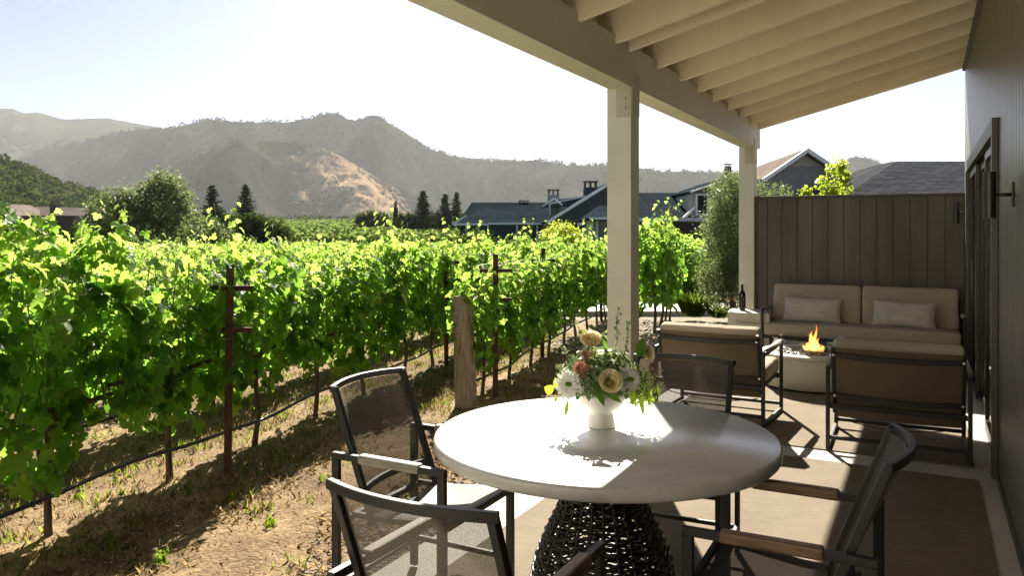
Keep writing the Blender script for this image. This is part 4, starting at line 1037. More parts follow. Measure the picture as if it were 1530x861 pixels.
def conifer(px,D,ytop,wpx,lab,dens=1.0,tiers=17):
    b=base(px,D); hgt=hpx(ytop,D,b); w=wpx/F*D/2*1.25
    t=empty('conifer_tree',b,YAW,lab,'tree','tall conifers in the valley')
    mb=MB(); mb.tube([(0,0,-.1),(0,0,hgt*.5),(0,0,hgt*.98)],[w*.09,w*.055,w*.012],8)
    P=[];Nn=[]
    for i in range(tiers):
        q=(i+.5)/tiers; z=hgt*(.10+.88*q); rad=w*(1-q)**.75*random.uniform(.8,1.15); nb=int(9-4*q)
        for k in range(nb):
            a=2*PI*(k/nb)+random.uniform(-.3,.3); L=rad*random.uniform(.65,1.1); d=Vector((math.cos(a),math.sin(a),0)); e_=Vector((0,0,z))+d*L+Vector((0,0,L*.12-.02*hgt*(1-q)*.5))
            mb.tube([(0,0,z),tuple(e_)],[w*.014,w*.005],4)
            n=int(42*dens*(.4+L/w)); tt=RNG.uniform(.15,1.03,n); q3=np.array([0,0,z])[None]+(np.array(e_)-np.array([0,0,z]))[None]*tt[:,None]+RNG.normal(0,1,(n,3))*np.array([w*.07,w*.07,hgt*.012]); P.append(q3)
    build('trunk',mb,M['bark2'],t,smooth=True)
    P=np.concatenate(P); n=len(P); V=quad_leaves(P,RNG.normal(0,1,(n,3))+np.array([0,0,.8]),RNG.uniform(.6,1.3,n)*w*.16,RNG.uniform(0,6.28,n),.45)
    npmesh('crown',V,4,M['needle'],rnd=RNG.uniform(0,1,n),parent=t)
conifer(317,95,275,42,'left conifer of the pair behind the olive tree'); conifer(367,95,274,40,'right conifer of the pair behind the dark oak')
conifer(632,125,284,36,'leftmost of the three tall conifers left of the dark roofs'); conifer(665,125,289,32,'middle of the three tall conifers left of the dark roofs'); conifer(682,125,286,28,'rightmost of the three tall conifers, touching the dark roofs')
b=base(591,130); t=empty('cypress_tree',b,0,'thin dark cypress standing alone left of the three conifers','tree'); hgt=hpx(302,130,b)
build('trunk',MB().tube([(0,0,-.1),(0,0,hgt*.9)],[.12,.03],7),M['bark2'],t); V,rn=crown_cloud([(0,0,hgt*.5,.33,.33,hgt*.52)],220,16,.1,.22,M['needle']); npmesh('crown',V,4,M['needle'],rnd=rn,parent=t)
# valley shrub line: each shrub its own thing
for i,(px_,D,top,w_) in enumerate([(540,150,320,16),(553,150,317,20),(569,150,319,22),(602,128,322,22),(615,128,320,18),(648,128,322,20),(700,120,318,22),(330,100,316,24),(345,100,319,20)]):
    b=base(px_,D); h_=hpx(top,D,b); w=w_/F*D/2
    labs=['leftmost rounded shrub of the distant hedge line','second rounded shrub of the distant hedge line','third shrub of the hedge line, left of the cypress','rounded shrub just right of the cypress','low shrub left of the first tall conifer','low shrub between the tall conifers','low dark tree at the left end of the dark roofs','low shrub between the paired conifers','dark shrub left of the right paired conifer']
    tree('shrub',b,[(0,0,h_*.55,w,w*.8,h_*.5),(w*.6,0,h_*.42,w*.7,w*.7,h_*.4)],[((0,0,0),(0,0,h_*.5),.1,.05)],110,14,.3,.45,M['dkleaf'],labs[i],'shrub')
# trees near the houses
b=base(838,26); tree('bushy_tree',b,[(0,0,1.35,.75,.7,.55),(.5,0,1.2,.5,.5,.4)],[((0,0,0),(0,0,1.2),.08,.03)],260,16,.09,.10,M['yelleaf'],'round yellow-green bush in front of the dark gabled house')
b=base(706,30); tree('bushy_tree',b,[(0,0,1.3,.5,.5,.4),(.5,0,1.2,.5,.4,.35)],[((0,0,0),(0,0,1.2),.07,.03)],150,14,.09,.10,M['dkleaf'],'low dark bush in front of the lowest dark roof')
# olive by the far post
b=base(1100,13.2)
tree('olive_tree',b,[(-.22,0,1.25,.42,.45,.95),(.05,.1,1.7,.48,.45,.8),(-.1,0,2.25,.35,.35,.35),(.42,0,2.0,.42,.4,.40),(.70,0,2.10,.25,.25,.22),(.15,.1,.95,.5,.45,.7),(-.3,0,.75,.3,.3,.4)],[((0,0,-.05),(-.15,0,1.2),.05,.025),((.08,0,0),(.2,0,1.6),.045,.02),((-.05,0,.2),(-.3,0,1.4),.03,.015)],1150,26,.075,.06,M['olive'],'grey-green olive tree behind the far cream column',asp=.28)
n_=0
for px_,D,top,w_,lab in((1238,14.5,252,34,'left bright yellow-green sapling showing above the privacy fence'),(1256,15.2,240,16,'tallest yellow-green sapling tip above the privacy fence'),(1205,15,284,12,'small yellow-green sprig above the privacy fence')):
    b=base(px_,D); h_=hpx(top,D,b); w=w_/F*D/2
    tree('sapling',b,[(0,0,h_-.25,w,w,.30),(w*.4,0,h_-.6,w*1.1,w,.35),(-w*.5,0,h_-.9,w,w,.3)],[((0,0,0),(0,0,h_-.1),.025,.01)],70,12,.05,.085,M['yelleaf'],lab,'tree',asp=.6)
# yellow-lit shrubs behind the row ends
for px_,D,top,r_,lab,m_ in((1012,19.5,352,.8,'sunlit yellow-green shrub behind the bushy vine',M['vine']),(1030,20,392,.7,'low yellow-green shrub between vine and olive tree',M['yelleaf']),(975,20,345,.9,'green shrub behind the bushy vine against the brown fence',M['vine'])):
    b=base(px_,D); h_=hpx(top,D,b); tree('shrub',b,[(0,0,h_*.55,r_,r_,h_*.5)],[((0,0,0),(0,0,h_*.5),.05,.02)],240,14,.09,.11,m_,lab,'shrub',asp=.7)
tuft('grass_tuft',base(1036,14.6),240,.50,.07,M['grassgreen'],'taller bright green ornamental grass tuft beside the path')
tuft('grass_tuft',base(1074,14.4),160,.28,.07,M['grassgreen'],'low green spiky tuft just left of the side table')
tuft('grass_tuft',base(945,14.4),130,.30,.07,M['grassgreen'],'small green tuft against the path left of the bushy vine')

# ------------------------------------------------------------------ houses (local frame: u right, v away, z up)
class HM:
    def __init__(s,D,name,label):
        s.D=D; s.t=empty(name,(FX*D,FY*D,gzD(D)),YAW,label,'house'); s.z0=float(gzD(D))
    def u(s,px,v=0): return (px-CX)/F*(s.D+v)
    def z(s,py,v=0): return zat(py,s.D+v)-s.z0
def roofpoly(h,polys,m,name='roof',th=.12):
    """polys: list of 3/4 point lists, local coordinates; UV from plane"""
    mb=MB(); uvs=[]
    for p in polys:
        p=[Vector(q) for q in p]; n=(p[1]-p[0]).cross(p[-1]-p[0]).normalized()
        if n.z<0: n=-n
        ex=Vector((1,0,0)); ex=(ex-n*ex.dot(n)).normalized() if abs(n.x)<.9 else Vector((0,1,0)); ey=n.cross(ex)
        o=len(mb.v); k=len(p); mb.v+=[tuple(q) for q in p]+[tuple(q-n*th) for q in p]
        fs=[tuple(range(k)),tuple(reversed(range(k,2*k)))]+[(i,(i+1)%k,(i+1)%k+k,i+k) for i in range(k)]
        mb.f+=[tuple(i+o for i in f) for f in fs]
        for f in fs:
            for i in f: q=Vector(mb.v[o+i]); uvs+=[q.dot(ex),q.dot(ey)]
    me=bpy.data.meshes.new(name); me.from_pydata(mb.v,[],mb.f); l=me.uv_layers.new(name='UVMap'); l.data.foreach_set('uv',uvs); me.materials.append(m); me.update()
    o=bpy.data.objects.new(name,me); link(o,h.t); return o
def part(h,name,mb,m,parent=None): return build(name,mb,m,parent or h.t)
def chimney(h,parent,px0,px1,ytop,ybot,v,m):
    a,b_=h.u(px0),h.u(px1); w=b_-a; zt=h.z(ytop); zb=h.z(ybot); zc=zt-(zt-zb)*.0
    cage=min(.55,w*.6)*.8
    mb=MB(); mb.b2((a,v-w/2,zb-1.2),(b_,v+w/2,zt-cage)); c=part(h,'chimney',mb,m,parent)
    cg=MB(); s=w*.09
    for x in(a+s,(a+b_)/2,b_-s):
        for y in(v-w/2+s,v+w/2-s): cg.b2((x-s/2,y-s/2,zt-cage),(x+s/2,y+s/2,zt-s))
    cg.b2((a-s*.5,v-w/2-s*.5,zt-s),(b_+s*.5,v+w/2+s*.5,zt)); part(h,'chimney_cap',cg,M['bronze'],c)
# long low house at left
h=HM(52,'house','long low house with dark hip roofs at the left end of the roof line'); u,z=h.u,h.z
rf=roofpoly(h,[[(u(686),2,z(324)),(u(700),4.5,z(302.5,4.5)),(u(700),9,z(302.5,4.5)),(u(684),11,z(324))],[(u(686),2,z(324)),(u(850),2,z(324)),(u(850),4.5,z(302.5,4.5)),(u(700),4.5,z(302.5,4.5))],[(u(700),4.5,z(302.5,4.5)),(u(850),4.5,z(302.5,4.5)),(u(850),9,z(302.5,4.5)),(u(700),9,z(302.5,4.5))]],M['roofdark'])
roofpoly(h,[[(u(680),-1.5,z(335)),(u(742),-1.5,z(335)),(u(757),1.8,z(311,1.8)),(u(721),1.8,z(311,1.8))],[(u(680),-1.5,z(335)),(u(721),1.8,z(311,1.8)),(u(721),3.5,z(311,1.8)),(u(684),3.4,z(335))]],M['roofdark'],'lower_roof')
roofpoly(h,[[(u(731),-2,z(334)),(u(822),-2,z(334)),(u(822),1.5,z(306.6,1.5)),(u(760),1.5,z(306.6,1.5))],[(u(731),-2,z(334)),(u(760),1.5,z(306.6,1.5)),(u(760),4,z(306.6,1.5)),(u(731),4,z(334))]],M['roofdark'],'front_roof')
chimney(h,rf,776,792,296,304,4.6,M['wallblue'])
mb=MB(); mb.b2((u(688),-.9,0),(u(730),8,z(337))); mb.b2((u(730),-1.4,0),(u(850),8,z(335))); part(h,'wall',mb,M['wallblue'])
mb=MB(); mb.b2((u(679),-1.62,z(337)),(u(731),-1.5,z(334))); mb.b2((u(731),-2.12,z(336)),(u(822),-2,z(333))); 
for p_ in(698,729,771,800): mb.b2((u(p_),-1.75,0),(u(p_+2.5),-1.6,z(337)))
mb.add([(u(677),-1.6,z(334)),(u(699),-1.6,z(322)),(u(699),-1.6,z(324)),(u(681),-1.6,z(335)),(u(677),-1.4,z(334)),(u(699),-1.4,z(322)),(u(699),-1.4,z(324)),(u(681),-1.4,z(335))],[(0,1,2,3),(7,6,5,4),(0,4,5,1),(1,5,6,2),(2,6,7,3),(3,7,4,0)])
part(h,'fascia',mb,M['white'])
# gabled dark house behind the near column
h=HM(42,'house','tall dark gabled house with two caged chimneys behind the near column'); u,z=h.u,h.z
pk=(917,268)
g=MB(); prf=[(u(820),0),(u(820),z(330)),(u(pk[0]),z(pk[1]+2)),(u(1010),z(326)),(u(1010),0)]
n=len(prf); g.add([(a,0,b_) for a,b_ in prf]+[(a,.2,b_) for a,b_ in prf],[tuple(range(n)),tuple(reversed(range(n,2*n)))]+[(i,i+n,(i+1)%n+n,(i+1)%n) for i in range(n)]); part(h,'wall',g,M['wallblue'])
rf=roofpoly(h,[[(u(816),-.35,z(331)),(u(pk[0]),-.35,z(pk[1])),(u(pk[0]),8,z(pk[1])),(u(816),8,z(331))],[(u(pk[0]),-.35,z(pk[1])),(u(1014),-.35,z(328)),(u(1014),8,z(328)),(u(pk[0]),8,z(pk[1]))]],M['roofdark'])
def rake(mb,a,b_,v,w,th=.12):
    mb.add([(a[0],v,a[1]),(b_[0],v,b_[1]),(b_[0],v,b_[1]-w),(a[0],v,a[1]-w),(a[0],v+th,a[1]),(b_[0],v+th,b_[1]),(b_[0],v+th,b_[1]-w),(a[0],v+th,a[1]-w)],[(3,2,1,0),(4,5,6,7),(0,1,5,4),(1,2,6,5),(2,3,7,6),(3,0,4,7)])
mb=MB(); rake(mb,(u(816),z(331)),(u(pk[0]),z(pk[1])),-.50,.16); rake(mb,(u(pk[0])+.01,z(pk[1])),(u(1014),z(328)),-.50,.16); part(h,'rake_board',mb,M['white'])
# small gable behind, with white roof edge
roofpoly(h,[[(u(812),3,z(306)),(u(860),3,z(296)),(u(905),6,z(286)),(u(830),6,z(292))],[(u(812),2.9,z(306)),(u(890),2.9,z(306)),(u(890),3.0,z(289)),(u(845),3.0,z(297))]],M['roofdark'],'side_roof')
mb=MB(); rake(mb,(u(813),z(305)),(u(832),z(292)),2.6,.10); rake(mb,(u(832)+.01,z(292)),(u(845),z(303)),2.6,.10); rake(mb,(u(826),z(301)),(u(884),z(289)),2.4,.07); part(h,'gable_trim',mb,M['white'])
mb=MB(); mb.b2((u(824.0),2.7,z(320)),(u(826),2.8,z(302))); mb.b2((u(862),-.2,z(337)),(u(872),-.08,z(333))); part(h,'downpipe',mb,M['white'])
chimney(h,rf,824,842.5,277,300,4.5,M['walltaupe']); chimney(h,rf,882.5,904,264,290,4,M['wallblue'])
# porch house right in front
h=HM(31,'house','small grey porch wing with a white-edged eave left of the near column'); u,z=h.u,h.z
roofpoly(h,[[(u(879),-.6,z(326)),(u(960),-.6,z(326)),(u(960),1.6,z(307,1.6)),(u(905),1.6,z(307,1.6))],[(u(879),-.6,z(326)),(u(905),1.6,z(307,1.6)),(u(905),3,z(307,1.6)),(u(879),4,z(326))]],M['roofdark'])
part(h,'wall',MB().b2((u(886),0,0),(u(956),3,z(327))),M['walltaupe'])
mb=MB(); mb.b2((u(878),-.75,z(328.5)),(u(960),-.6,z(325))); mb.b2((u(891),-.12,0),(u(893.5),-.02,z(328))); part(h,'gutter',mb,M['white'])
# long roof and dormer right of near column
h=HM(30,'house','dark slate-roofed house with a white-trimmed dormer window right of the near column'); u,z=h.u,h.z
roofpoly(h,[[(u(935),-.4,z(325)),(u(1050),-.4,z(325)),(u(1050),3.6,z(288,3.6)),(u(935),3.6,z(288,3.6))],[(u(935),3.6,z(288,3.6)),(u(1050),3.6,z(288,3.6)),(u(1050),7,z(325)),(u(935),7,z(325))]],M['roofdark'])
part(h,'wall',MB().b2((u(945),.1,0),(u(1130),6,z(327))),M['walltaupe'])
mb=MB(); mb.b2((u(940),-1.1,z(331)),(u(1052),-.42,z(326))); part(h,'porch_roof',mb,M['white'])
build('fence',MB().b2((u(955),-1.6,0),(u(1060),-1.5,z(334))),M['fencebrown'],h.t)
dm=MB(); prf=[(u(1030),z(327)),(u(1030),z(288)),(u(1062),z(277)),(u(1095),z(265)),(u(1128),z(290)),(u(1128),z(327))]; n=len(prf)
dm.add([(a,-.35,b_) for a,b_ in prf]+[(a,4,b_) for a,b_ in prf],[tuple(range(n)),tuple(reversed(range(n,2*n)))]+[(i,i+n,(i+1)%n+n,(i+1)%n) for i in range(n)]); dmo=part(h,'dormer',dm,M['walltaupe'])
roofpoly(h,[[(u(1026),-.6,z(287)),(u(1095),-.6,z(263.5)),(u(1095),5,z(263.5)),(u(1026),5,z(287))],[(u(1095),-.6,z(263.5)),(u(1132),-.6,z(291)),(u(1132),5,z(291)),(u(1095),5,z(263.5))]],M['roofdark'],'dormer_roof',.1)
mb=MB(); rake(mb,(u(1026),z(287)),(u(1095),z(263.5)),-.68,.07,.06); rake(mb,(u(1095)+.01,z(263.5)),(u(1132),z(291)),-.68,.07,.06); part(h,'rake_board',mb,M['white'])
wn=MB(); a,b_,c_,d_=u(1036),u(1055),z(322),z(290); s=.07
for q in(((a,c_),(a+s,d_)),((b_-s,c_),(b_,d_)),((a+s,d_-s),(b_-s,d_)),((a+s,c_),(b_-s,c_+s))): wn.b2((q[0][0],-.40,q[0][1]),(q[1][0],-.352,q[1][1]))
w_=part(h,'window',wn,M['white']); part(h,'pane',MB().b2((a+s,-.37,c_+s),(b_-s,-.353,d_-s)),M['glassdark'],w_)
mb=MB(); rake(mb,(u(1016),z(325)),(u(1034),z(308)),-.5,.12,.1); part(h,'lower_rake',mb,M['white'])
# right gabled house
h=HM(25,'house','grey board gabled house with a cream gable top above the privacy fence'); u,z=h.u,h.z
pk=(1200,224); prf=[(u(1140),0),(u(1140),z(266)),(u(1200),z(227)),(u(1278),z(277)),(u(1278),0)]; n=5
g=MB(); g.add([(a,0,b_) for a,b_ in prf]+[(a,.2,b_) for a,b_ in prf],[tuple(range(n)),tuple(reversed(range(n,2*n)))]+[(i,i+n,(i+1)%n+n,(i+1)%n) for i in range(n)]); 
for i in range(16): 
    x=u(1142)+i*.19; g.b2((x,-.015,0),(x+.03,-.001,min(z(266)+(x-u(1140))*.82,z(248))-.02 if x<u(1200) else min(z(248),z(277)+(u(1278)-x)*.64)-.05))
part(h,'wall',g,M['walltaupe'])
tri=MB(); q=[(u(1176),z(248.5)),(u(1200),z(231)),(u(1228),z(248.5))]; tri.add([(a,-.03,b_) for a,b_ in q]+[(a,-.002,b_) for a,b_ in q],[(0,1,2),(5,4,3),(0,3,4,1),(1,4,5,2),(2,5,3,0)]); part(h,'gable_top',tri,mat('cream_siding',(.42,.39,.30),.7))
rf=roofpoly(h,[[(u(1134),-.3,z(268)),(u(1200),-.3,z(223)),(9.97,6.7,z(223)),(8.56,6.7,z(268))],[(u(1200),-.3,z(223)),(u(1282),-.3,z(278)),(u(1278)+.68,6.7,z(278)),(9.97,6.7,z(223))]],M['rooftan'])
mb=MB(); rake(mb,(u(1134),z(268)),(u(1200),z(223)),-.42,.14,.11); rake(mb,(u(1200)+.01,z(223)),(u(1282),z(278)),-.42,.14,.11); part(h,'rake_board',mb,M['white'])
chimney(h,rf,1134,1144,229,250,4,M['wallblue'])
# grey hip roof
h=HM(20,'house','low house with a grey shingle hip roof above the right of the fence'); u,z=h.u,h.z
roofpoly(h,[[(u(1245),-.4,z(298)),(u(1560),-.4,z(298)),(u(1560),3.2,z(241,3.2)),(u(1339,3.2),3.2,z(241,3.2))],[(u(1245),-.4,z(298)),(u(1339,3.2),3.2,z(241,3.2)),(u(1339,3.2),4.5,z(241,3.2)),(u(1245),8,z(298))],[(u(1339,3.2),3.2,z(241,3.2)),(u(1560),3.2,z(241,3.2)),(u(1560),7,z(298)),(u(1339,3.2),4.5,z(241,3.2))]],M['roofgrey'],th=.1)
part(h,'wall',MB().b2((u(1262),0,0),(u(1560),6,z(297))),M['walltaupe'])
mb=MB(); mb.b2((u(1245),-.5,z(302)),(u(1560),-.4,z(297))); part(h,'gutter',mb,M['white'])
# far left house
h=HM(84,'house','dark low house with chimneys at the left edge behind the vines'); u,z=h.u,h.z
g=MB(); prf=[(u(-60),0),(u(-60),z(330)),(u(-5),z(306)),(u(30),z(324)),(u(30),0)]; n=5
g.add([(a,0,b_) for a,b_ in prf]+[(a,.3,b_) for a,b_ in prf],[tuple(range(n)),tuple(reversed(range(n,2*n)))]+[(i,i+n,(i+1)%n+n,(i+1)%n) for i in range(n)]); g.b2((u(-50),.4,0),(u(110),9,z(322))); part(h,'wall',g,M['fencebrown'])
rf=roofpoly(h,[[(u(-64),-.5,z(332)),(u(-5),-.5,z(304)),(u(-5),6,z(304)),(u(-64),6,z(332))],[(u(-5),-.5,z(304)),(u(34),-.5,z(326)),(u(34),6,z(326)),(u(-5),6,z(304))],[(u(-5),4,z(322)),(u(112),4,z(322)),(u(108),7,z(308)),(u(-5),7,z(306))]],M['rooftan'])
mb=MB(); rake(mb,(u(-64),z(332)),(u(-5),z(304)),-.65,.25); rake(mb,(u(-5)+.01,z(304)),(u(34),z(326)),-.65,.25); part(h,'rake_board',mb,M['white'])
wn=MB()
for i in range(3): wn.b2((u(1+i*3),-.06,z(334)),(u(3+i*3),-.01,z(330)))
part(h,'window',wn,M['white'])
chimney(h,rf,36,46,299,310,5,M['wallblue']); chimney(h,rf,98,109,303,314,5,M['wallblue'])

# ------------------------------------------------------------------ hills and mountains
def hillmat(name,scrub,grass,thr,scale):
    m,nt,b=newmat(name); tc=N(nt,'ShaderNodeTexCoord')
    n1=N(nt,'ShaderNodeTexNoise',Scale=scale,Detail=10.0,Roughness=.68); n2=N(nt,'ShaderNodeTexNoise',Scale=scale*14,Detail=5.0,Roughness=.7)
    mp=N(nt,'ShaderNodeMapping'); mp.inputs['Scale'].default_value=(1,1,1)
    nt.links.new(tc.outputs['Object'],mp.inputs[0])
    for q in(n1,n2): nt.links.new(mp.outputs[0],q.inputs['Vector'])
    at_=N(nt,'ShaderNodeAttribute',attribute_name='dry')
    ad=N(nt,'ShaderNodeMath',operation='ADD'); nt.links.new(n1.outputs['Fac'],ad.inputs[0]); nt.links.new(at_.outputs['Fac'],ad.inputs[1])
    m2=N(nt,'ShaderNodeMath',operation='MULTIPLY_ADD'); m2.inputs[1].default_value=.55; nt.links.new(n2.outputs['Fac'],m2.inputs[0]); nt.links.new(ad.outputs[0],m2.inputs[2])
    r=N(nt,'ShaderNodeValToRGB'); r.color_ramp.elements[0].position=min(.97,thr); r.color_ramp.elements[1].position=min(1,thr+.07)
    r.color_ramp.elements[0].color=(*scrub,1); r.color_ramp.elements[1].color=(*grass,1)
    nt.links.new(m2.outputs[0],r.inputs[0]); nt.links.new(r.outputs[0],b.inputs['Base Color']); b.inputs['Roughness'].default_value=1; b.inputs['Specular IOR Level'].default_value=0
    bp_=N(nt,'ShaderNodeBump',Strength=.8,Distance=6.0); nt.links.new(n2.outputs['Fac'],bp_.inputs['Height']); nt.links.new(bp_.outputs[0],b.inputs['Normal'])
    return m
def ridge(name,prof,D,depthf,seed,m,lab,spur=.5,bump=3.0,npx=430,nv=80,dry=None,x0=-500,x1=1900,scrubn=0):
    pxs=[p[0] for p in prof]; pys=[p[1] for p in prof]
    A=np.linspace(x0,x1,npx); V=[];dr=[]
    for j in range(nv+1):
        t_=j/nv     # 0 front foot .. .62 ridge .. 1 back
        for px_ in A:
            hz_=float(np.interp(px_,pxs,pys)); Dr=D*(1+.04*math.sin(px_*.011+seed)); hgt=(HZ-hz_)/F*Dr
            fd=depthf*max(hgt,30)+100
            q=t_/.62 if t_<.62 else 1+(t_-.62)/.38
            if q<=1: Dd=Dr-fd*(1-q); s=q
            else: Dd=Dr+fd*.6*(q-1); s=1-(q-1)*.9
            Lp=(px_-CX)/F*Dd; x=FX*Dd+RX*Lp; y=FY*Dd+RY*Lp
            base_=float(gzD(Dd))-3
            rn=0; a_=1; fr=1/ (D*.16)
            for o_ in range(4):
                rn+=a_*(1-abs(noise.noise(Vector((Lp*fr*1.0,Dd*fr*.35,seed+o_*5)))*2)); a_*=.5; fr*=2.1
            rn=rn/1.9
            env=math.sin(PI*min(1,s))**.8 if q<=1 else 0
            z=base_+(hgt-base_+H)*(s**1.15) + (rn-.55)*hgt*spur*env
            if q>=.98 and q<=1.05: z=hgt+H
            z+=bump*noise.noise(Vector((x/ (D*.006),y/(D*.006),seed)))*min(1,s*2)
            if q>=1: z=min(z,(hgt+H)*1.0+bump)
            V.append((x,y,z)); dr.append(dry(px_,t_) if dry else 0.0)
    n=len(A); j,i=np.meshgrid(np.arange(nv),np.arange(n-1),indexing='ij'); a=(j*n+i).ravel(); Fc=np.stack([a,a+1,a+n+1,a+n],1)
    o=npmesh(name,np.array(V),4,m,faces=Fc,smooth=True)
    if scrubn:
        VV=np.array(V).reshape(nv+1,n,3); js=RNG.integers(int(nv*.12),int(nv*.64),scrubn); is_=RNG.integers(0,n-1,scrubn); js[:scrubn//9]=int(nv*.62)
        f1=RNG.uniform(0,1,(scrubn,1)); B=VV[js,is_]*(1-f1)+VV[js,is_+1]*f1; keep=np.array([noise.noise(Vector(b_)/(D*.035))+noise.noise(Vector(b_)/(D*.01))*.6>-.05 for b_ in B]); keep[:scrubn//9]=RNG.random(scrubn//9)<.55
        B=B[keep]; q=len(B); hh=D*.0022*RNG.uniform(.5,1.5,(q,1)); per=12
        Q=np.repeat(B,per,0)+RNG.normal(0,1,(q*per,3))*np.repeat(hh,per,0)*np.array([.6,.6,.55])+np.array([0,0,1])*np.repeat(hh,per,0)*.4
        Vq=quad_leaves(Q,RNG.normal(0,1,(q*per,3)),np.repeat(hh[:,0],per)*.9,RNG.uniform(0,6.28,q*per),.8)
        so2=npmesh('mountain_scrub',Vq,4,M['needle'],rnd=RNG.uniform(0,1,q*per)); tag(so2,'dark scrub and trees dotting the '+lab,'scrub',kind='stuff')
    at_=o.data.attributes.new('dry','FLOAT','POINT'); at_.data.foreach_set('value',dr)
    tag(o,lab,'mountain' if D>1000 else 'hill',kind='structure')
SCR=(.045,.048,.030); GRS=(.36,.25,.15)
mm=hillmat('mountain_scrub',SCR,GRS,.93,.0022)
ridge('mountain',[(-500,200),(-150,150),(0,163),(20,163),(35,170),(55,168),(95,179),(160,177),(220,188),(255,194),(300,210),(400,240),(520,300),(700,335),(1900,342)],4200,2.2,3,mm,'hazy far mountain ridge at the upper left')
ridge('mountain',[(-500,345),(450,330),(560,270),(640,246),(690,237),(735,235.5),(780,240),(860,252),(950,262),(1900,270)],6500,2.2,13,mm,'palest farthest ridge above the dark roofs',nv=40)
def dry2(px_,t_): return .09*math.exp(-((px_-390)/40)**2)*math.exp(-((t_-.55)/.1)**2)-.05
ridge('mountain',[(-500,330),(-40,290),(15,245),(40,237),(60,226),(128,213),(175,200),(214,193),(254,194),(289,185),(315,180),(345,183),(374,185),(400,183),(430,184),(465,178),(480,173),(492,171),(508,172),(520,180),(532,181),(545,177),(556,174),(568,176),(580,185),(597,194),(612,203),(640,222),(665,231),(690,238),(740,243),(800,240),(850,247),(905,248),(955,254),(1000,257),(1060,258),(1150,262),(1230,262),(1245,252),(1262,240),(1280,235),(1300,238),(1322,247),(1400,262),(1500,268),(1900,250)],2700,2.0,7,mm,'long scrub and dry grass mountain behind the vineyard',dry=dry2,spur=.62,npx=700,nv=130,bump=6,scrubn=9000)
def dry3(px_,t_): 
    return .30*math.exp(-((px_-(430+ (1-t_)*190))/95)**2) 
ridge('mountain',[(-500,345),(170,330),(210,285),(254,255),(300,232),(334,218),(370,212),(400,212),(440,216),(480,222),(510,234),(545,255),(590,282),(640,308),(700,326),(800,336),(1900,345)],2000,1.9,21,mm,'nearer mountain spur with a golden dry grass slope',dry=dry3,spur=.8,npx=560,nv=130,bump=5,scrubn=7000)
hm=hillmat('wooded_hill_ground',(.05,.055,.025),(.34,.22,.12),.90,.02)
P4=[(-500,180),(-60,225),(0,240),(20,244),(45,256),(60,266),(100,276),(130,287),(160,301),(200,318),(260,332),(330,341),(1900,345)]
ridge('hill',P4,420,3.0,31,hm,'low near hillside at the left covered with trees',spur=.25,bump=1.0,npx=300,nv=50,x0=-450,x1=420)
# wood on the near hill: one mass of crowns
def wood():
    Ps=[]; 
    pxs=[p[0] for p in P4]; pys=[p[1] for p in P4]
    for i in range(620):
        px_=random.uniform(-120,330); hz_=float(np.interp(px_,pxs,pys)); hgt=(HZ-hz_)/F*420
        q=random.uniform(.15,1.0)
        fd=3.0*max(hgt,30)+100; Dd=420*(1+.04*math.sin(px_*.011+31))-fd*(1-q)
        if 150<Dd:
            bz=float(gzD(Dd))-3; z=bz+(hgt-bz+H)*q**1.15
            Lp=(px_-CX)/F*Dd; r_=random.uniform(2.2,4.2); 
            if px_<25 and .85<q and random.random()<.6: continue
            n=90; d=RNG.normal(0,1,(n,3)); d/=np.linalg.norm(d,axis=1,keepdims=True); d[:,2]=np.abs(d[:,2])
            Ps.append(np.concatenate([np.array([[FX*Dd+RX*Lp,FY*Dd+RY*Lp,z+r_*.25]])+d*r_*np.array([1,1,.95])*RNG.uniform(.7,1.1,(n,1)),np.full((n,1),random.random())],1))
    A=np.concatenate(Ps); n=len(A); V=quad_leaves(A[:,:3],RNG.normal(0,1,(n,3))+np.array([0,0,.6]),RNG.uniform(.9,1.7,n),RNG.uniform(0,6.28,n),.7)
    o=npmesh('hillside_wood',V,4,M['dkleaf'],rnd=np.clip(A[:,3]+RNG.normal(0,.12,n),0,1)); tag(o,'dark green wood covering the near hillside at left','wood',kind='stuff')
wood()
n=5000; D_=RNG.normal(72,.5,n); L_=RNG.uniform(-60,12,n); P=np.stack([FX*D_+RX*L_,FY*D_+RY*L_,gzD(D_)+RNG.uniform(0,1.25,n)],1)
V=quad_leaves(P,RNG.normal(0,1,(n,3)),RNG.uniform(.3,.6,n),RNG.uniform(0,6.28,n),.7); o=npmesh('hedge_line',V,4,M['dkleaf'],rnd=RNG.uniform(0,.3,n)); tag(o,'dark low hedge line between the two vineyard blocks','hedge',kind='stuff')  # dark leaves stand in for shade at the vineyard row ends
# valley-foot trees in front of the mountains
def foot():
    Ps=[]
    for i in range(170):
        px_=random.uniform(60,760); D=random.uniform(430,620); Lp=(px_-CX)/F*D; r_=random.uniform(1.6,3.6); n=36
        d=RNG.normal(0,1,(n,3)); d/=np.linalg.norm(d,axis=1,keepdims=True); z=float(gzD(D))
        Ps.append(np.array([[FX*D+RX*Lp,FY*D+RY*Lp,z+r_*.5]])+d*r_*RNG.uniform(.7,1.1,(n,1)))
    A=np.concatenate(Ps); n=len(A); V=quad_leaves(A,RNG.normal(0,1,(n,3)),RNG.uniform(1,2,n),RNG.uniform(0,6.28,n),.7)
    o=npmesh('far_tree_line',V,4,M['dkleaf'],rnd=RNG.uniform(0,1,n)); tag(o,'thin dark line of far trees at the foot of the mountains','tree line',kind='stuff')
foot()

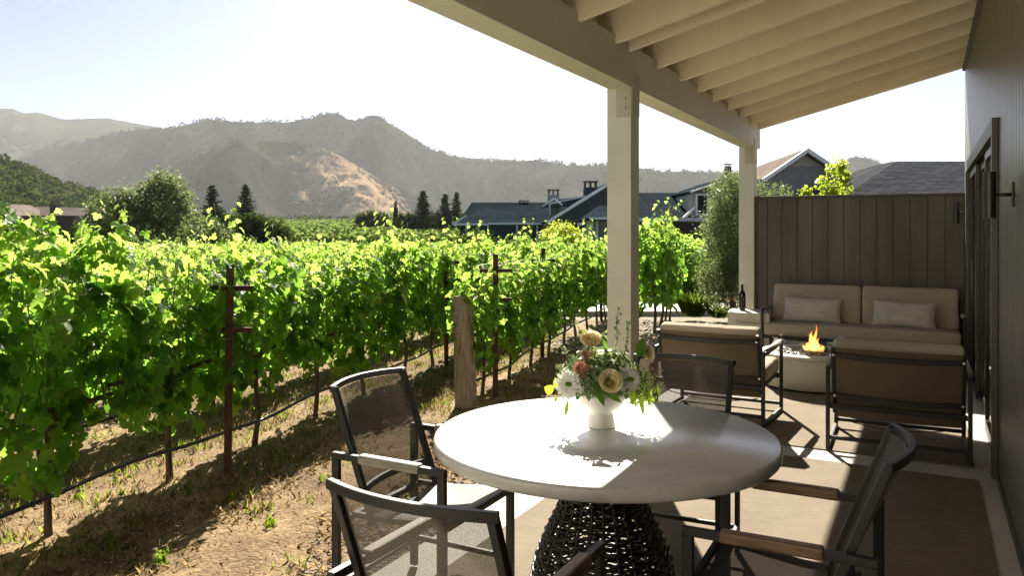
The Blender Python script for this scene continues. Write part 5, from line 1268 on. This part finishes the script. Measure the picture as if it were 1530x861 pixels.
# ------------------------------------------------------------------ haze
m=bpy.data.materials.new('haze_air'); m.use_nodes=True; nt=m.node_tree; nt.nodes.clear()
out=nt.nodes.new('ShaderNodeOutputMaterial'); pv=nt.nodes.new('ShaderNodeVolumePrincipled'); pv.inputs['Color'].default_value=(.53,.55,.565,1); pv.inputs['Density'].default_value=.00013; pv.inputs['Anisotropy'].default_value=.12
nt.links.new(pv.outputs[0],out.inputs['Volume'])
o=build('haze',MB().b2((-8000,-1500,-2.5),(8000,9500,680)),m); tag(o,'thin pale haze over the valley','haze',kind='stuff')

# ------------------------------------------------------------------ light, sky, camera
w=bpy.data.worlds.new('World'); sc.world=w; w.use_nodes=True; nt=w.node_tree; bg=nt.nodes['Background']
sky=nt.nodes.new('ShaderNodeTexSky'); sky.sky_type='NISHITA'; sky.sun_disc=False
trav=Vector((1,-2.0,-1.58)).normalized(); el=math.asin(-trav.z); azim=math.atan2(-trav.x,-trav.y)   # clockwise from +Y
sky.sun_elevation=el; sky.sun_rotation=azim; sky.dust_density=.5; sky.air_density=.28; sky.ozone_density=.6
nt.links.new(sky.outputs[0],bg.inputs[0]); bg.inputs['Strength'].default_value=.05
sl=bpy.data.lights.new('sun','SUN'); sl.energy=4.4; sl.angle=R(.5); sl.color=(1,.92,.78)
so_=bpy.data.objects.new('sun',sl); link(so_); so_.rotation_euler=trav.to_track_quat('-Z','Y').to_euler()
cam=bpy.data.cameras.new('camera'); co=bpy.data.objects.new('camera',cam); link(co); co.location=(0,0,H); co.rotation_euler=(PI/2,0,YAW)
cam.sensor_width=36; cam.lens=F/1530*36; cam.shift_y=-(430.5-HZ)/1530; cam.clip_start=.05; cam.clip_end=30000
sc.camera=co
vs=sc.view_settings; vs.view_transform='Standard'; vs.look='None'; vs.exposure=2.25; vs.gamma=1; vs.use_curve_mapping=False
c=sc.cycles; c.use_denoising=True; c.max_bounces=9; c.diffuse_bounces=4; c.glossy_bounces=3; c.transmission_bounces=5; c.transparent_max_bounces=14; c.volume_bounces=0; c.sample_clamp_indirect=8
c.caustics_reflective=False; c.caustics_refractive=False
